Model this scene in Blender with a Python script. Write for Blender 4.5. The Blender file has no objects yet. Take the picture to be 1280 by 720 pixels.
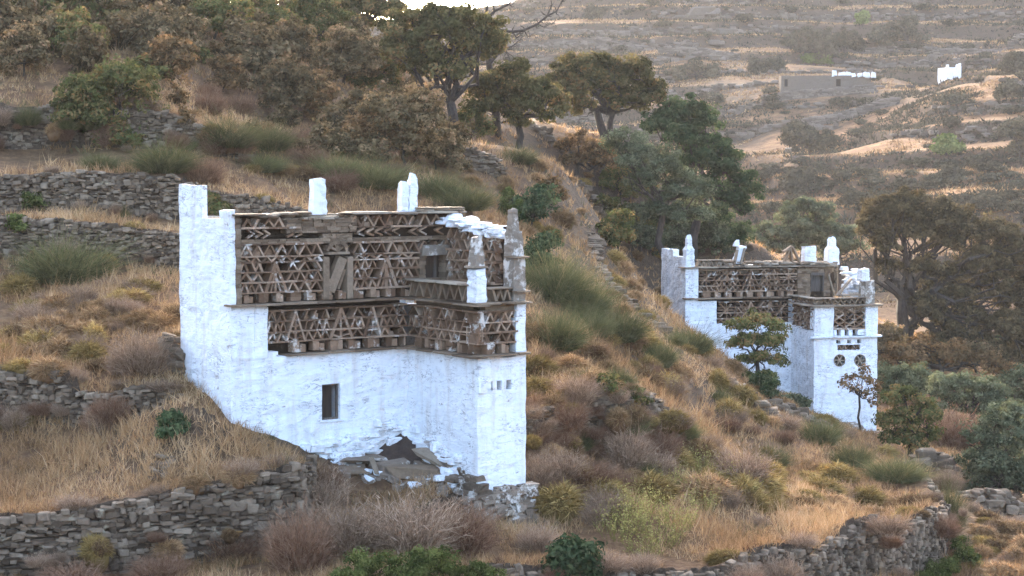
import bpy, bmesh, math, random
import numpy as np
from mathutils import Vector, Matrix

# ------------------------------------------------------------------ camera, sky, sun, exposure
F = 2200.0                       # focal length in photograph pixels (1280 wide)
PITCH = math.atan(135.0 / F)
scene = bpy.context.scene
cam_d = bpy.data.cameras.new('camera'); cam = bpy.data.objects.new('camera', cam_d)
scene.collection.objects.link(cam); scene.camera = cam
cam.location = (0, 0, 0); cam.rotation_euler = (math.pi / 2 - PITCH, 0, 0)
cam_d.sensor_width = 36.0; cam_d.lens = 36.0 * F / 1280.0
cam_d.clip_start = 0.5; cam_d.clip_end = 4000.0

SUN_EL, SUN_AZ = math.radians(11.0), math.radians(-7.0)      # azimuth from +Y, negative to the left
world = bpy.data.worlds.new('World'); scene.world = world; world.use_nodes = True
wn = world.node_tree; bg = wn.nodes['Background']
sky = wn.nodes.new('ShaderNodeTexSky'); sky.sky_type = 'NISHITA'; sky.sun_disc = False
sky.sun_elevation = SUN_EL; sky.sun_rotation = SUN_AZ
sky.air_density = 0.6; sky.dust_density = 6.0; sky.ozone_density = 1.0
wn.links.new(sky.outputs[0], bg.inputs[0]); bg.inputs[1].default_value = 0.15
sun_d = bpy.data.lights.new('sun', 'SUN'); sun = bpy.data.objects.new('sun', sun_d)
scene.collection.objects.link(sun)
sun_d.energy = 2.0; sun_d.angle = math.radians(0.5); sun_d.color = (1.0, 0.86, 0.7)
sd = Vector((math.sin(SUN_AZ) * math.cos(SUN_EL), math.cos(SUN_AZ) * math.cos(SUN_EL), math.sin(SUN_EL)))
sun.rotation_euler = sd.to_track_quat('Z', 'Y').to_euler()
vs = scene.view_settings
vs.view_transform = 'Standard'; vs.look = 'None'; vs.gamma = 1.0; vs.use_curve_mapping = False
vs.exposure = 3.8
scene.cycles.max_bounces = 6; scene.cycles.diffuse_bounces = 3; scene.cycles.transmission_bounces = 3
scene.cycles.volume_bounces = 0

rnd = random.Random(7)
NP = np.random.default_rng(11)
COL = scene.collection

# ------------------------------------------------------------------ pixel <-> place
cP, sP = math.cos(PITCH), math.sin(PITCH)
def ray(px, py):
    a = (px - 640.0) / F; b = (360.0 - py) / F
    return np.array([a, cP + b * sP, -sP + b * cP])
def at(px, py, Y):
    d = ray(px, py); return d * (Y / d[1])

# ------------------------------------------------------------------ noise
def _hash(ix, iy, seed):
    h = (ix.astype(np.int64) * 374761393 + iy.astype(np.int64) * 668265263 + seed * 1274126177) & 0xffffffff
    h = ((h ^ (h >> 13)) * 1274126177) & 0xffffffff
    return ((h ^ (h >> 16)) & 0xffff) / 65535.0
def vnoise(x, y, seed=0):
    x = np.asarray(x, float); y = np.asarray(y, float)
    ix = np.floor(x); iy = np.floor(y); fx = x - ix; fy = y - iy
    fx = fx * fx * (3 - 2 * fx); fy = fy * fy * (3 - 2 * fy)
    a = _hash(ix, iy, seed); b = _hash(ix + 1, iy, seed); c = _hash(ix, iy + 1, seed); d = _hash(ix + 1, iy + 1, seed)
    return (a * (1 - fx) + b * fx) * (1 - fy) + (c * (1 - fx) + d * fx) * fy * 1.0
def fbm(x, y, seed=0, oct=4):
    t = 0; amp = 0.5; f = 1.0
    for o in range(oct):
        t = t + amp * (vnoise(np.asarray(x) * f, np.asarray(y) * f, seed + o * 17) - 0.5); amp *= 0.5; f *= 2.03
    return t
def sstep(a, b, x):
    t = np.clip((x - a) / (b - a), 0, 1); return t * t * (3 - 2 * t)

# ------------------------------------------------------------------ materials
def newmat(name):
    m = bpy.data.materials.new(name); m.use_nodes = True
    nt = m.node_tree; b = nt.nodes['Principled BSDF']; b.inputs['Roughness'].default_value = 0.9
    b.inputs['Specular IOR Level'].default_value = 0.2
    return m, nt, b
def N(nt, t, **kw):
    n = nt.nodes.new(t)
    for k, v in kw.items():
        if k.startswith('i_'): n.inputs[int(k[2:])].default_value = v
        else: setattr(n, k, v)
    return n
def noise(nt, vec, scale, detail=4, rough=0.6, dist=0.0):
    n = nt.nodes.new('ShaderNodeTexNoise'); n.inputs['Scale'].default_value = scale
    n.inputs['Detail'].default_value = detail; n.inputs['Roughness'].default_value = rough
    n.inputs['Distortion'].default_value = dist
    if vec is not None: nt.links.new(vec, n.inputs['Vector'])
    return n.outputs['Fac']
def ramp(nt, fac, stops, interp='LINEAR'):
    n = nt.nodes.new('ShaderNodeValToRGB'); cr = n.color_ramp; cr.interpolation = interp
    while len(cr.elements) < len(stops): cr.elements.new(0.5)
    for e, (p, c) in zip(cr.elements, stops):
        e.position = p; e.color = (c, c, c, 1) if not hasattr(c, '__len__') else (*c, 1)
    nt.links.new(fac, n.inputs[0]); return n.outputs[0]
def mix(nt, fac, a, b, mode='MIX'):
    n = nt.nodes.new('ShaderNodeMix'); n.data_type = 'RGBA'; n.blend_type = mode
    for s, v in ((0, fac), (6, a), (7, b)):
        if hasattr(v, 'is_output') : nt.links.new(v, n.inputs[s])
        elif s == 0: n.inputs[0].default_value = v
        else: n.inputs[s].default_value = (*v, 1)
    return n.outputs[2]
def bump(nt, b, h, strength=0.5, dist=0.05):
    n = nt.nodes.new('ShaderNodeBump'); n.inputs['Strength'].default_value = strength
    n.inputs['Distance'].default_value = dist; nt.links.new(h, n.inputs['Height'])
    nt.links.new(n.outputs[0], b.inputs['Normal'])
def ocoord(nt, scale=None):
    t = nt.nodes.new('ShaderNodeTexCoord'); o = t.outputs['Object']
    if scale:
        m = nt.nodes.new('ShaderNodeMapping'); m.inputs['Scale'].default_value = scale
        nt.links.new(o, m.inputs['Vector']); return m.outputs[0]
    return o
def attr(nt, name):
    a = nt.nodes.new('ShaderNodeAttribute'); a.attribute_name = name; return a.outputs['Fac']
def island(nt):
    return nt.nodes.new('ShaderNodeNewGeometry').outputs['Random Per Island']

def stone_mat(name, dark, mid, light, lichen=0.5, white=0.0):
    m, nt, b = newmat(name); v = ocoord(nt)
    c = ramp(nt, island(nt), [(0.0, dark), (0.5, mid), (1.0, light)])
    n1 = noise(nt, v, 6.0, 6, 0.7)
    c = mix(nt, ramp(nt, n1, [(0.3, 0.0), (0.75, 0.55)]), c, tuple(x * 0.45 for x in dark))
    n2 = noise(nt, v, 3.1, 5, 0.65)
    c = mix(nt, ramp(nt, n2, [(0.60, 0.0), (0.70, lichen)]), c, (0.33, 0.31, 0.24))
    n3 = noise(nt, v, 2.2, 5, 0.7, 0.4)
    c = mix(nt, ramp(nt, n3, [(0.66, 0.0), (0.72, lichen)]), c, (0.32, 0.17, 0.05))
    if white:
        n4 = noise(nt, v, 2.6, 5, 0.7)
        c = mix(nt, ramp(nt, n4, [(0.62 - 0.2 * white, 0.0), (0.70 - 0.2 * white, 0.85)]), c, (0.68, 0.68, 0.67))
    c = mix(nt, 1.0, c, (1.05, 0.97, 0.86), 'MULTIPLY')
    nt.links.new(c, b.inputs['Base Color']); bump(nt, b, noise(nt, v, 16.0, 8, 0.75), 0.9, 0.04)
    return m
M = {}
M['wall_stone'] = stone_mat('dry_stone', (0.08, 0.058, 0.040), (0.185, 0.142, 0.104), (0.33, 0.265, 0.20), 0.7)
M['far_stone'] = stone_mat('far_stone', (0.10, 0.083, 0.068), (0.16, 0.135, 0.11), (0.25, 0.21, 0.18), 0.2)
M['slate'] = stone_mat('slate', (0.14, 0.098, 0.068), (0.235, 0.175, 0.125), (0.33, 0.26, 0.195), 0.35)
M['lattice'] = stone_mat('lattice_slate', (0.13, 0.08, 0.052), (0.26, 0.168, 0.112), (0.48, 0.36, 0.27), 0.12, 0.3)
M['coping'] = stone_mat('coping_slate', (0.19, 0.15, 0.115), (0.31, 0.255, 0.2), (0.43, 0.37, 0.30), 0.9)
M['worn_stone'] = stone_mat('worn_plastered_stone', (0.20, 0.17, 0.14), (0.28, 0.24, 0.2), (0.34, 0.3, 0.26), 0.3, 0.55)
M['footing'] = stone_mat('footing_stone', (0.13, 0.10, 0.075), (0.24, 0.19, 0.15), (0.36, 0.31, 0.26), 0.5, 0.28)
M['recess'] = stone_mat('shade_toned_masonry', (0.028, 0.018, 0.012), (0.045, 0.03, 0.02), (0.065, 0.045, 0.03), 0.03)  # masonry tone darkened to paint in shade behind the lattice

def white_mat(name, peel=0.5, stone=(0.30, 0.265, 0.23), course=7.0, crack=0.42):
    m, nt, b = newmat(name)
    v = ocoord(nt); vs_ = ocoord(nt, (1.0, 1.0, 2.6))
    big = noise(nt, v, 0.7, 4, 0.6); fine = noise(nt, v, 9.0, 8, 0.7)
    c = ramp(nt, big, [(0.3, (0.76, 0.775, 0.78)), (0.6, (0.84, 0.845, 0.84))])
    c = mix(nt, ramp(nt, noise(nt, ocoord(nt, (2.5, 2.5, 0.35)), 1.4, 4, 0.6), [(0.50, 0.0), (0.76, 0.7)]), c, (0.56, 0.49, 0.41))
    c = mix(nt, ramp(nt, noise(nt, ocoord(nt, (1.0, 1.0, 0.7)), 1.9, 7, 0.72), [(0.55, 0.0), (0.72, 0.55)]), c, (0.56, 0.53, 0.50))
    fn = noise(nt, ocoord(nt, (1.0, 1.0, 3.4)), course * 0.33, 5, 0.6, 0.6)
    edge = ramp(nt, fn, [(0.478, 0.0), (0.492, 1.0), (0.508, 1.0), (0.522, 0.0)])
    msk = ramp(nt, noise(nt, v, 1.3, 5, 0.7), [(0.50 - 0.08 * peel, 0.0), (0.66, 1.0)])
    em = nt.nodes.new('ShaderNodeMath'); em.operation = 'MULTIPLY'
    nt.links.new(edge, em.inputs[0]); nt.links.new(msk, em.inputs[1])
    em2 = nt.nodes.new('ShaderNodeMath'); em2.operation = 'MULTIPLY'; em2.inputs[1].default_value = crack * 2
    nt.links.new(em.outputs[0], em2.inputs[0]); em2.use_clamp = True
    c = mix(nt, em2.outputs[0], c, (0.30, 0.28, 0.27))
    pl = ramp(nt, noise(nt, ocoord(nt, (1.0, 1.0, 1.9)), 2.3, 9, 0.72), [(0.70 - 0.10 * peel, 0.0), (0.74 - 0.10 * peel, 0.85)])
    c = mix(nt, pl, c, stone)
    nt.links.new(c, b.inputs['Base Color'])
    mm = nt.nodes.new('ShaderNodeMath'); mm.operation = 'MULTIPLY_ADD'; mm.inputs[1].default_value = 1.6
    nt.links.new(fn, mm.inputs[0]); nt.links.new(fine, mm.inputs[2])
    bump(nt, b, mm.outputs[0], 0.42, 0.05)
    return m
M['white'] = white_mat('whitewash', 0.8, crack=0.6)
M['white_rough'] = white_mat('whitewash_over_courses', 0.85, course=8.0, crack=1.1)
M['white_worn'] = white_mat('whitewash_worn', 1.1, crack=0.5)

m, nt, b = newmat('old_timber'); v = ocoord(nt, (14, 14, 1.2))
nt.links.new(ramp(nt, noise(nt, v, 1.5, 6, 0.7), [(0.3, (0.05, 0.04, 0.032)), (0.7, (0.17, 0.14, 0.115))]), b.inputs['Base Color'])
bump(nt, b, noise(nt, v, 2.0, 6, 0.7), 0.6, 0.02); M['timber'] = m
m, nt, b = newmat('shade_toned_timber'); v = ocoord(nt, (14, 14, 1.2))
nt.links.new(ramp(nt, noise(nt, v, 1.5, 6, 0.7), [(0.3, (0.018, 0.012, 0.009)), (0.7, (0.06, 0.042, 0.03))]), b.inputs['Base Color']); M['shade_toned_timber'] = m  # timber tone darkened to carry the shade of the window interior
m, nt, b = newmat('dark_earth'); v = ocoord(nt)
nt.links.new(ramp(nt, noise(nt, v, 4, 8, 0.75), [(0.3, (0.03, 0.02, 0.015)), (0.7, (0.10, 0.065, 0.045))]), b.inputs['Base Color'])
bump(nt, b, noise(nt, v, 12, 8, 0.75), 1.0, 0.05); M['earth'] = m
m, nt, b = newmat('shade_panel'); b.inputs['Base Color'].default_value = (0.03, 0.022, 0.018, 1); M['dark'] = m  # near-black colour standing in for shade inside openings

def leaf_mat(name, stops, trans=0.25, hue=0.12, spec=0.15):
    k = (1.16, 1.10, 1.02) if name in ('dry_grass_blade', 'dry_cushion', 'dead_stem', 'redbrown_stem') else (1.28, 1.24, 1.02)
    stops = [(p, tuple(x * y for x, y in zip(c, k))) for p, c in stops]
    m = bpy.data.materials.new(name); m.use_nodes = True; nt = m.node_tree
    nt.nodes.clear(); out = nt.nodes.new('ShaderNodeOutputMaterial')
    c = ramp(nt, attr(nt, 'tone'), stops)
    oi = nt.nodes.new('ShaderNodeObjectInfo')
    hs = nt.nodes.new('ShaderNodeHueSaturation')
    mr = nt.nodes.new('ShaderNodeMapRange'); mr.inputs[3].default_value = 1 - hue * 1.6; mr.inputs[4].default_value = 1 + hue * 1.6
    nt.links.new(oi.outputs['Random'], mr.inputs[0]); nt.links.new(mr.outputs[0], hs.inputs['Value'])
    nt.links.new(c, hs.inputs['Color'])
    d = nt.nodes.new('ShaderNodeBsdfDiffuse'); t = nt.nodes.new('ShaderNodeBsdfTranslucent')
    nt.links.new(hs.outputs[0], d.inputs[0]); nt.links.new(hs.outputs[0], t.inputs[0])
    mx = nt.nodes.new('ShaderNodeMixShader'); mx.inputs[0].default_value = trans
    nt.links.new(d.outputs[0], mx.inputs[1]); nt.links.new(t.outputs[0], mx.inputs[2])
    nt.links.new(mx.outputs[0], out.inputs[0]); return m
M['oak_leaf'] = leaf_mat('oak_leaf', [(0, (0.034, 0.033, 0.014)), (0.5, (0.078, 0.070, 0.031)), (0.85, (0.14, 0.112, 0.053)), (1, (0.20, 0.12, 0.058))])
M['dark_leaf'] = leaf_mat('dark_oak_leaf', [(0, (0.022, 0.034, 0.017)), (0.5, (0.045, 0.065, 0.034)), (1, (0.095, 0.115, 0.06))])
M['rust_leaf'] = leaf_mat('rust_leaf', [(0, (0.06, 0.04, 0.022)), (0.4, (0.13, 0.086, 0.048)), (0.75, (0.22, 0.13, 0.072)), (1, (0.32, 0.185, 0.10))])
M['grove_leaf'] = leaf_mat('grove_leaf', [(0, (0.046, 0.036, 0.021)), (0.5, (0.118, 0.087, 0.052)), (0.85, (0.21, 0.145, 0.088)), (1, (0.27, 0.165, 0.105))])
M['olive_leaf'] = leaf_mat('olive_leaf', [(0, (0.034, 0.040, 0.025)), (0.5, (0.074, 0.084, 0.054)), (1, (0.15, 0.16, 0.108))])
M['green_leaf'] = leaf_mat('green_leaf', [(0, (0.026, 0.034, 0.011)), (0.5, (0.064, 0.078, 0.026)), (1, (0.135, 0.145, 0.055))])
M['brown_leaf'] = leaf_mat('brown_leaf', [(0, (0.034, 0.027, 0.016)), (0.5, (0.076, 0.060, 0.036)), (1, (0.15, 0.115, 0.07))])
M['mixed_leaf'] = leaf_mat('mixed_leaf', [(0, (0.040, 0.042, 0.018)), (0.5, (0.090, 0.098, 0.038)), (0.8, (0.165, 0.13, 0.058)), (1, (0.24, 0.14, 0.065))])
M['broom'] = leaf_mat('broom_stem', [(0, (0.048, 0.048, 0.024)), (0.5, (0.105, 0.105, 0.052)), (0.85, (0.175, 0.16, 0.082)), (1, (0.28, 0.20, 0.11))], 0.15)
M['straw'] = leaf_mat('dry_grass_blade', [(0, (0.20, 0.115, 0.055)), (0.4, (0.36, 0.225, 0.115)), (0.8, (0.52, 0.35, 0.19)), (1, (0.60, 0.44, 0.27))], 0.25)
M['cushion'] = leaf_mat('dry_cushion', [(0, (0.12, 0.07, 0.038)), (0.45, (0.24, 0.15, 0.078)), (0.8, (0.36, 0.24, 0.125)), (1, (0.46, 0.32, 0.18))], 0.15, 0.28)
M['ycushion'] = leaf_mat('yellow_cushion', [(0, (0.10, 0.068, 0.03)), (0.45, (0.22, 0.15, 0.062)), (0.8, (0.35, 0.245, 0.105)), (1, (0.44, 0.32, 0.15))], 0.15, 0.25)
M['dead'] = leaf_mat('dead_stem', [(0, (0.11, 0.07, 0.046)), (0.5, (0.24, 0.165, 0.112)), (1, (0.40, 0.295, 0.21))], 0.1, 0.15)
M['redbrown'] = leaf_mat('redbrown_stem', [(0, (0.09, 0.048, 0.03)), (0.5, (0.18, 0.105, 0.066)), (1, (0.28, 0.18, 0.12))], 0.1)
M['herb'] = leaf_mat('yellow_herb', [(0, (0.11, 0.10, 0.04)), (0.6, (0.22, 0.195, 0.075)), (1, (0.36, 0.31, 0.13))], 0.3)
M['far_scrub'] = leaf_mat('far_scrub', [(0, (0.030, 0.028, 0.020)), (0.5, (0.062, 0.055, 0.041)), (1, (0.105, 0.09, 0.066))], 0.1, 0.2)
M['far_green'] = leaf_mat('far_green', [(0, (0.05, 0.065, 0.02)), (0.5, (0.10, 0.125, 0.04)), (1, (0.17, 0.19, 0.07))], 0.1, 0.15)
m, nt, b = newmat('bark'); v = ocoord(nt, (3, 3, 0.8))
nt.links.new(ramp(nt, noise(nt, v, 4, 6, 0.7), [(0.3, (0.022, 0.016, 0.012)), (0.7, (0.08, 0.06, 0.045))]), b.inputs['Base Color'])
bump(nt, b, noise(nt, v, 6, 6, 0.7), 0.8, 0.03); M['bark'] = m

# ground: dry grass, soil and scrub; steep faces show stone
m, nt, b = newmat('hill_ground'); v = ocoord(nt)
n1 = noise(nt, v, 0.22, 6, 0.65); n2 = noise(nt, v, 1.7, 6, 0.7); n3 = noise(nt, v, 9.0, 8, 0.75)
near = ramp(nt, n2, [(0.28, (0.10, 0.060, 0.036)), (0.48, (0.20, 0.122, 0.066)), (0.62, (0.31, 0.20, 0.108)), (0.8, (0.40, 0.28, 0.16))])
near = mix(nt, ramp(nt, n1, [(0.5, 0.0), (0.68, 0.5)]), near, (0.13, 0.10, 0.05))
f1 = noise(nt, v, 0.045, 8, 0.7); f2 = noise(nt, ocoord(nt, (0.35, 1.0, 1.0)), 0.22, 10, 0.80); f3 = noise(nt, v, 1.1, 8, 0.8)
far_c = ramp(nt, f2, [(0.38, (0.055, 0.036, 0.022)), (0.47, (0.15, 0.095, 0.055)), (0.54, (0.28, 0.175, 0.098)), (0.66, (0.46, 0.29, 0.155))])
far_c = mix(nt, ramp(nt, f1, [(0.46, 0.0), (0.60, 0.8)]), far_c, ramp(nt, f3, [(0.35, (0.045, 0.038, 0.028)), (0.6, (0.125, 0.10, 0.075))]))
far_c = mix(nt, ramp(nt, noise(nt, v, 0.5, 8, 0.85), [(0.54, 0.0), (0.64, 0.75)]), far_c, (0.055, 0.042, 0.026))
far_c = mix(nt, ramp(nt, noise(nt, v, 0.7, 6, 0.85), [(0.66, 0.0), (0.70, 0.7)]), far_c, (0.30, 0.27, 0.24))
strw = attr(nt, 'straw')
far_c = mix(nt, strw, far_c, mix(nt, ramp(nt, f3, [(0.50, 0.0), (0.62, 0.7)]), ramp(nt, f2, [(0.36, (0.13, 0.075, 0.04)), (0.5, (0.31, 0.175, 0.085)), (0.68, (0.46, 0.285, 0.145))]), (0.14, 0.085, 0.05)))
geo = nt.nodes.new('ShaderNodeNewGeometry'); sx = nt.nodes.new('ShaderNodeSeparateXYZ')
nt.links.new(geo.outputs['True Normal'], sx.inputs[0])
far_c = mix(nt, ramp(nt, sx.outputs[2], [(0.965, 0.0), (0.990, 0.55)]), far_c, ramp(nt, f3, [(0.42, (0.20, 0.13, 0.075)), (0.6, (0.42, 0.28, 0.155))]))
near = mix(nt, ramp(nt, n3, [(0.42, 0.0), (0.60, 0.55)]), near, (0.10, 0.062, 0.038))
c = mix(nt, attr(nt, 'far'), near, far_c)
c = mix(nt, ramp(nt, sx.outputs[2], [(0.70, 0.95), (0.93, 0.0)]), c, ramp(nt, n3, [(0.35, (0.045, 0.034, 0.025)), (0.6, (0.125, 0.098, 0.072))]))
c = mix(nt, 1.0, c, (1.08, 0.95, 0.82), 'MULTIPLY')
nt.links.new(c, b.inputs['Base Color'])
hm = nt.nodes.new('ShaderNodeMath'); hm.operation = 'MULTIPLY_ADD'; hm.inputs[1].default_value = 0.35
nt.links.new(n3, hm.inputs[0]); nt.links.new(n2, hm.inputs[2]); bump(nt, b, hm.outputs[0], 1.0, 0.4)
M['ground'] = m

# ------------------------------------------------------------------ objects
def tag(o, label=None, cat=None, group=None, kind=None):
    if label: o['label'] = label
    if cat: o['category'] = cat
    if group: o['group'] = group
    if kind: o['kind'] = kind
    return o
def empty(name, loc=(0, 0, 0), rz=0.0):
    o = bpy.data.objects.new(name, None); COL.objects.link(o); o.empty_display_size = 0.3
    o.location = loc; o.rotation_euler = (0, 0, rz); return o
def link(name, me, parent=None, loc=(0, 0, 0)):
    o = bpy.data.objects.new(name, me); COL.objects.link(o); o.location = loc
    if parent is not None: o.parent = parent
    return o
def np_mesh(name, V, faces, mats, tone=None, smooth=False, midx=None, extra=None):
    """faces: list of int arrays of shape (n, k)"""
    me = bpy.data.meshes.new(name)
    V = np.ascontiguousarray(V, np.float32); me.vertices.add(len(V)); me.vertices.foreach_set('co', V.ravel())
    faces = [np.asarray(f, np.int32) for f in faces if len(f)]
    loops = np.concatenate([f.ravel() for f in faces])
    tot = np.concatenate([np.full(len(f), f.shape[1], np.int32) for f in faces])
    st = np.concatenate([[0], np.cumsum(tot)[:-1]]).astype(np.int32)
    me.loops.add(len(loops)); me.loops.foreach_set('vertex_index', loops)
    me.polygons.add(len(tot)); me.polygons.foreach_set('loop_start', st)
    if midx is not None: me.polygons.foreach_set('material_index', np.asarray(midx, np.int32))
    me.update(calc_edges=True)
    if smooth: me.polygons.foreach_set('use_smooth', np.ones(len(tot), bool))
    for nm, arr in ([('tone', tone)] if tone is not None else []) + (extra or []):
        a = me.attributes.new(nm, 'FLOAT', 'POINT'); a.data.foreach_set('value', np.ascontiguousarray(arr, np.float32))
    for mm_ in (mats if isinstance(mats, (list, tuple)) else [mats]): me.materials.append(mm_)
    return me
class MB:
    def __init__(s): s.v = []; s.f = []
    def add(s, V, Fc):
        o = len(s.v); s.v.extend([tuple(map(float, p)) for p in V]); s.f.extend([tuple(int(i) + o for i in f) for f in Fc])
    def build(s, name, mat, parent=None, loc=(0, 0, 0), smooth=False):
        me = bpy.data.meshes.new(name); me.from_pydata(s.v, [], s.f); me.update()
        for mm_ in (mat if isinstance(mat, (list, tuple)) else [mat]): me.materials.append(mm_)
        if smooth: me.polygons.foreach_set('use_smooth', np.ones(len(me.polygons), bool))
        return link(name, me, parent, loc)
BOXF = [(0, 3, 2, 1), (4, 5, 6, 7), (0, 1, 5, 4), (1, 2, 6, 5), (2, 3, 7, 6), (3, 0, 4, 7)]
# a chamfered block used as one stone
_bm = bmesh.new(); bmesh.ops.create_cube(_bm, size=1.0)
bmesh.ops.bevel(_bm, geom=_bm.edges[:], offset=0.14, segments=1, affect='EDGES')
_bm.verts.index_update()
ST_V = np.array([vv.co[:] for vv in _bm.verts]); ST_F = [tuple(vv.index for vv in ff.verts) for ff in _bm.faces]; _bm.free()
_bm = bmesh.new(); bmesh.ops.create_cube(_bm, size=1.0)
bmesh.ops.bevel(_bm, geom=_bm.edges[:], offset=0.035, segments=1, affect='EDGES')
_bm.verts.index_update()
SQ_V = np.array([vv.co[:] for vv in _bm.verts]); SQ_F = [tuple(vv.index for vv in ff.verts) for ff in _bm.faces]; _bm.free()
def stone(mb, c, ax, ay, az, sx_, sy_, sz_, jit=0.16, ST_V=ST_V, ST_F=ST_F):
    """stone centred at c with unit axes ax ay az and sizes"""
    k = NP.uniform(-jit, jit, (8, 3)); P = ST_V + 0.5
    w = np.stack([(P[:, 0] if i & 1 else 1 - P[:, 0]) * (P[:, 1] if i & 2 else 1 - P[:, 1]) * (P[:, 2] if i & 4 else 1 - P[:, 2]) for i in range(8)], 1)
    Q = ST_V + w @ k
    A = np.array([np.array(ax) * sx_, np.array(ay) * sy_, np.array(az) * sz_])
    mb.add(np.array(c) + Q @ A, ST_F)
def tube(mb, pts, radii, sides=6):
    pts = [np.array(p, float) for p in pts]; V = []; Fc = []
    for i, p in enumerate(pts):
        d = pts[min(i + 1, len(pts) - 1)] - pts[max(i - 1, 0)]; d = d / (np.linalg.norm(d) + 1e-9)
        a = np.cross(d, (0.3, 1, 0.2)); a /= np.linalg.norm(a) + 1e-9; bb = np.cross(d, a)
        for k in range(sides):
            t = 2 * math.pi * k / sides; V.append(p + radii[i] * (a * math.cos(t) + bb * math.sin(t)))
    for i in range(len(pts) - 1):
        for k in range(sides):
            k2 = (k + 1) % sides; Fc.append((i * sides + k, i * sides + k2, (i + 1) * sides + k2, (i + 1) * sides + k))
    Fc.append(tuple(range(sides))[::-1]); Fc.append(tuple((len(pts) - 1) * sides + k for k in range(sides)))
    mb.add(V, Fc)
# ------------------------------------------------------------------ terrain
# terrace walls: (top px, top py, depth, height, fill length)
def wl(pts):   # [(px, py_top, Y, h)] -> array of X, Y, h
    return np.array([(at(p[0], p[1], p[2])[0], p[2], p[3]) for p in pts])
WALLS = {
 'w1': (wl([(-260, 705, 37.0, 1.5), (-60, 668, 37.2, 1.5), (60, 648, 37.6, 1.5), (200, 622, 38.4, 1.6), (300, 605, 39.2, 1.8), (372, 580, 40.0, 2.0), (384, 575, 41.0, 1.3), (386, 570, 42.5, 0.0)]), 5.0),
 'w2': (wl([(-160, 520, 45.0, 1.0), (-20, 497, 44.3, 1.1), (70, 471, 43.8, 1.25), (170, 475, 43.2, 1.0), (235, 480, 43.2, 0.0)]), 4.0),
 'w3': (wl([(-200, 262, 54, 1.3), (0, 270, 54, 1.3), (80, 278, 54, 1.3), (226, 290, 54, 1.1), (300, 300, 54.5, 0.6), (380, 300, 55, 0.0)]), 5.0),
 'w4': (wl([(-200, 215, 57, 1.35), (0, 217, 57, 1.35), (120, 217, 57, 1.35), (230, 224, 57, 1.3), (300, 238, 57.5, 1.1), (400, 262, 58.5, 0.8), (450, 262, 60, 0.0)]), 5.0),
 'w5': (wl([(-200, 128, 62, 1.4), (0, 131, 62, 1.4), (90, 148, 62, 1.35), (190, 146, 62, 1.3), (265, 156, 62.5, 1.0), (330, 165, 63, 0.0)]), 6.0),
 'w7': (wl([(560, 218, 74, 0.0), (572, 217, 74, 0.55), (618, 215, 74, 0.55), (632, 218, 74.5, 0.0)]), 4.0),
 'w8': (wl([(640, 540, 45.2, 0.9), (665, 520, 46, 1.3), (705, 505, 47, 1.5), (765, 492, 48, 1.5), (812, 505, 48.8, 1.2), (850, 530, 50, 0.3), (870, 540, 51, 0.0)]), 4.0),
 'w9': (wl([(560, 722, 37.8, 0.3), (640, 714, 38.4, 0.9), (780, 712, 39.0, 1.2), (900, 712, 40.2, 1.4), (1010, 692, 42.5, 1.6), (1100, 668, 45.5, 1.8), (1165, 652, 49.0, 1.9), (1180, 640, 53.0, 1.5), (1160, 610, 58, 0.8), (1145, 590, 64, 0.0)]), 4.0),
}
def poly_dist(x, y, PL):
    best = np.full(x.shape, 1e9); sd_ = np.zeros(x.shape); hh = np.zeros(x.shape)
    for i in range(len(PL) - 1):
        a, b_ = PL[i], PL[i + 1]; dx, dy = b_[0] - a[0], b_[1] - a[1]; L2 = dx * dx + dy * dy
        t = np.clip(((x - a[0]) * dx + (y - a[1]) * dy) / L2, 0, 1)
        ex = x - (a[0] + t * dx); ey = y - (a[1] + t * dy); d = np.hypot(ex, ey)
        s = np.sign(dx * ey - dy * ex + 1e-12); up = d < best
        best = np.where(up, d, best); sd_ = np.where(up, s, sd_); hh = np.where(up, a[2] + t * (b_[2] - a[2]), hh)
    return best * sd_, hh
def steps(x, y):
    z = np.zeros(np.shape(x))
    for PL, L in WALLS.values():
        d, h = poly_dist(x, y, PL)
        z = z + h * sstep(-0.08, 0.08, d) * np.exp(-np.clip(d, 0, None) / L)
    return z
class TPS:
    def __init__(s, P, z, lam=0.0, sc=10.0):
        s.sc = sc; s.P = P / sc; n = len(P)
        K = s.U(np.hypot(s.P[:, None, 0] - s.P[None, :, 0], s.P[:, None, 1] - s.P[None, :, 1])) + lam * np.eye(n)
        Q = np.c_[np.ones(n), s.P]; A = np.zeros((n + 3, n + 3)); A[:n, :n] = K; A[:n, n:] = Q; A[n:, :n] = Q.T
        s.w = np.linalg.solve(A, np.r_[z, 0, 0, 0])
    @staticmethod
    def U(r): return np.where(r > 1e-9, r * r * np.log(np.maximum(r, 1e-9)), 0.0)
    def __call__(s, x, y):
        x = np.asarray(x, float) / s.sc; y = np.asarray(y, float) / s.sc; n = len(s.P)
        if x.size * n < 400000:
            r = np.hypot(x.ravel()[:, None] - s.P[None, :, 0], y.ravel()[:, None] - s.P[None, :, 1])
            return (s.w[n] + s.w[n + 1] * x.ravel() + s.w[n + 2] * y.ravel() + s.U(r) @ s.w[:n]).reshape(x.shape)
        z = s.w[n] + s.w[n + 1] * x + s.w[n + 2] * y
        for i in range(n): z = z + s.w[i] * s.U(np.hypot(x - s.P[i, 0], y - s.P[i, 1]))
        return z
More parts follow.
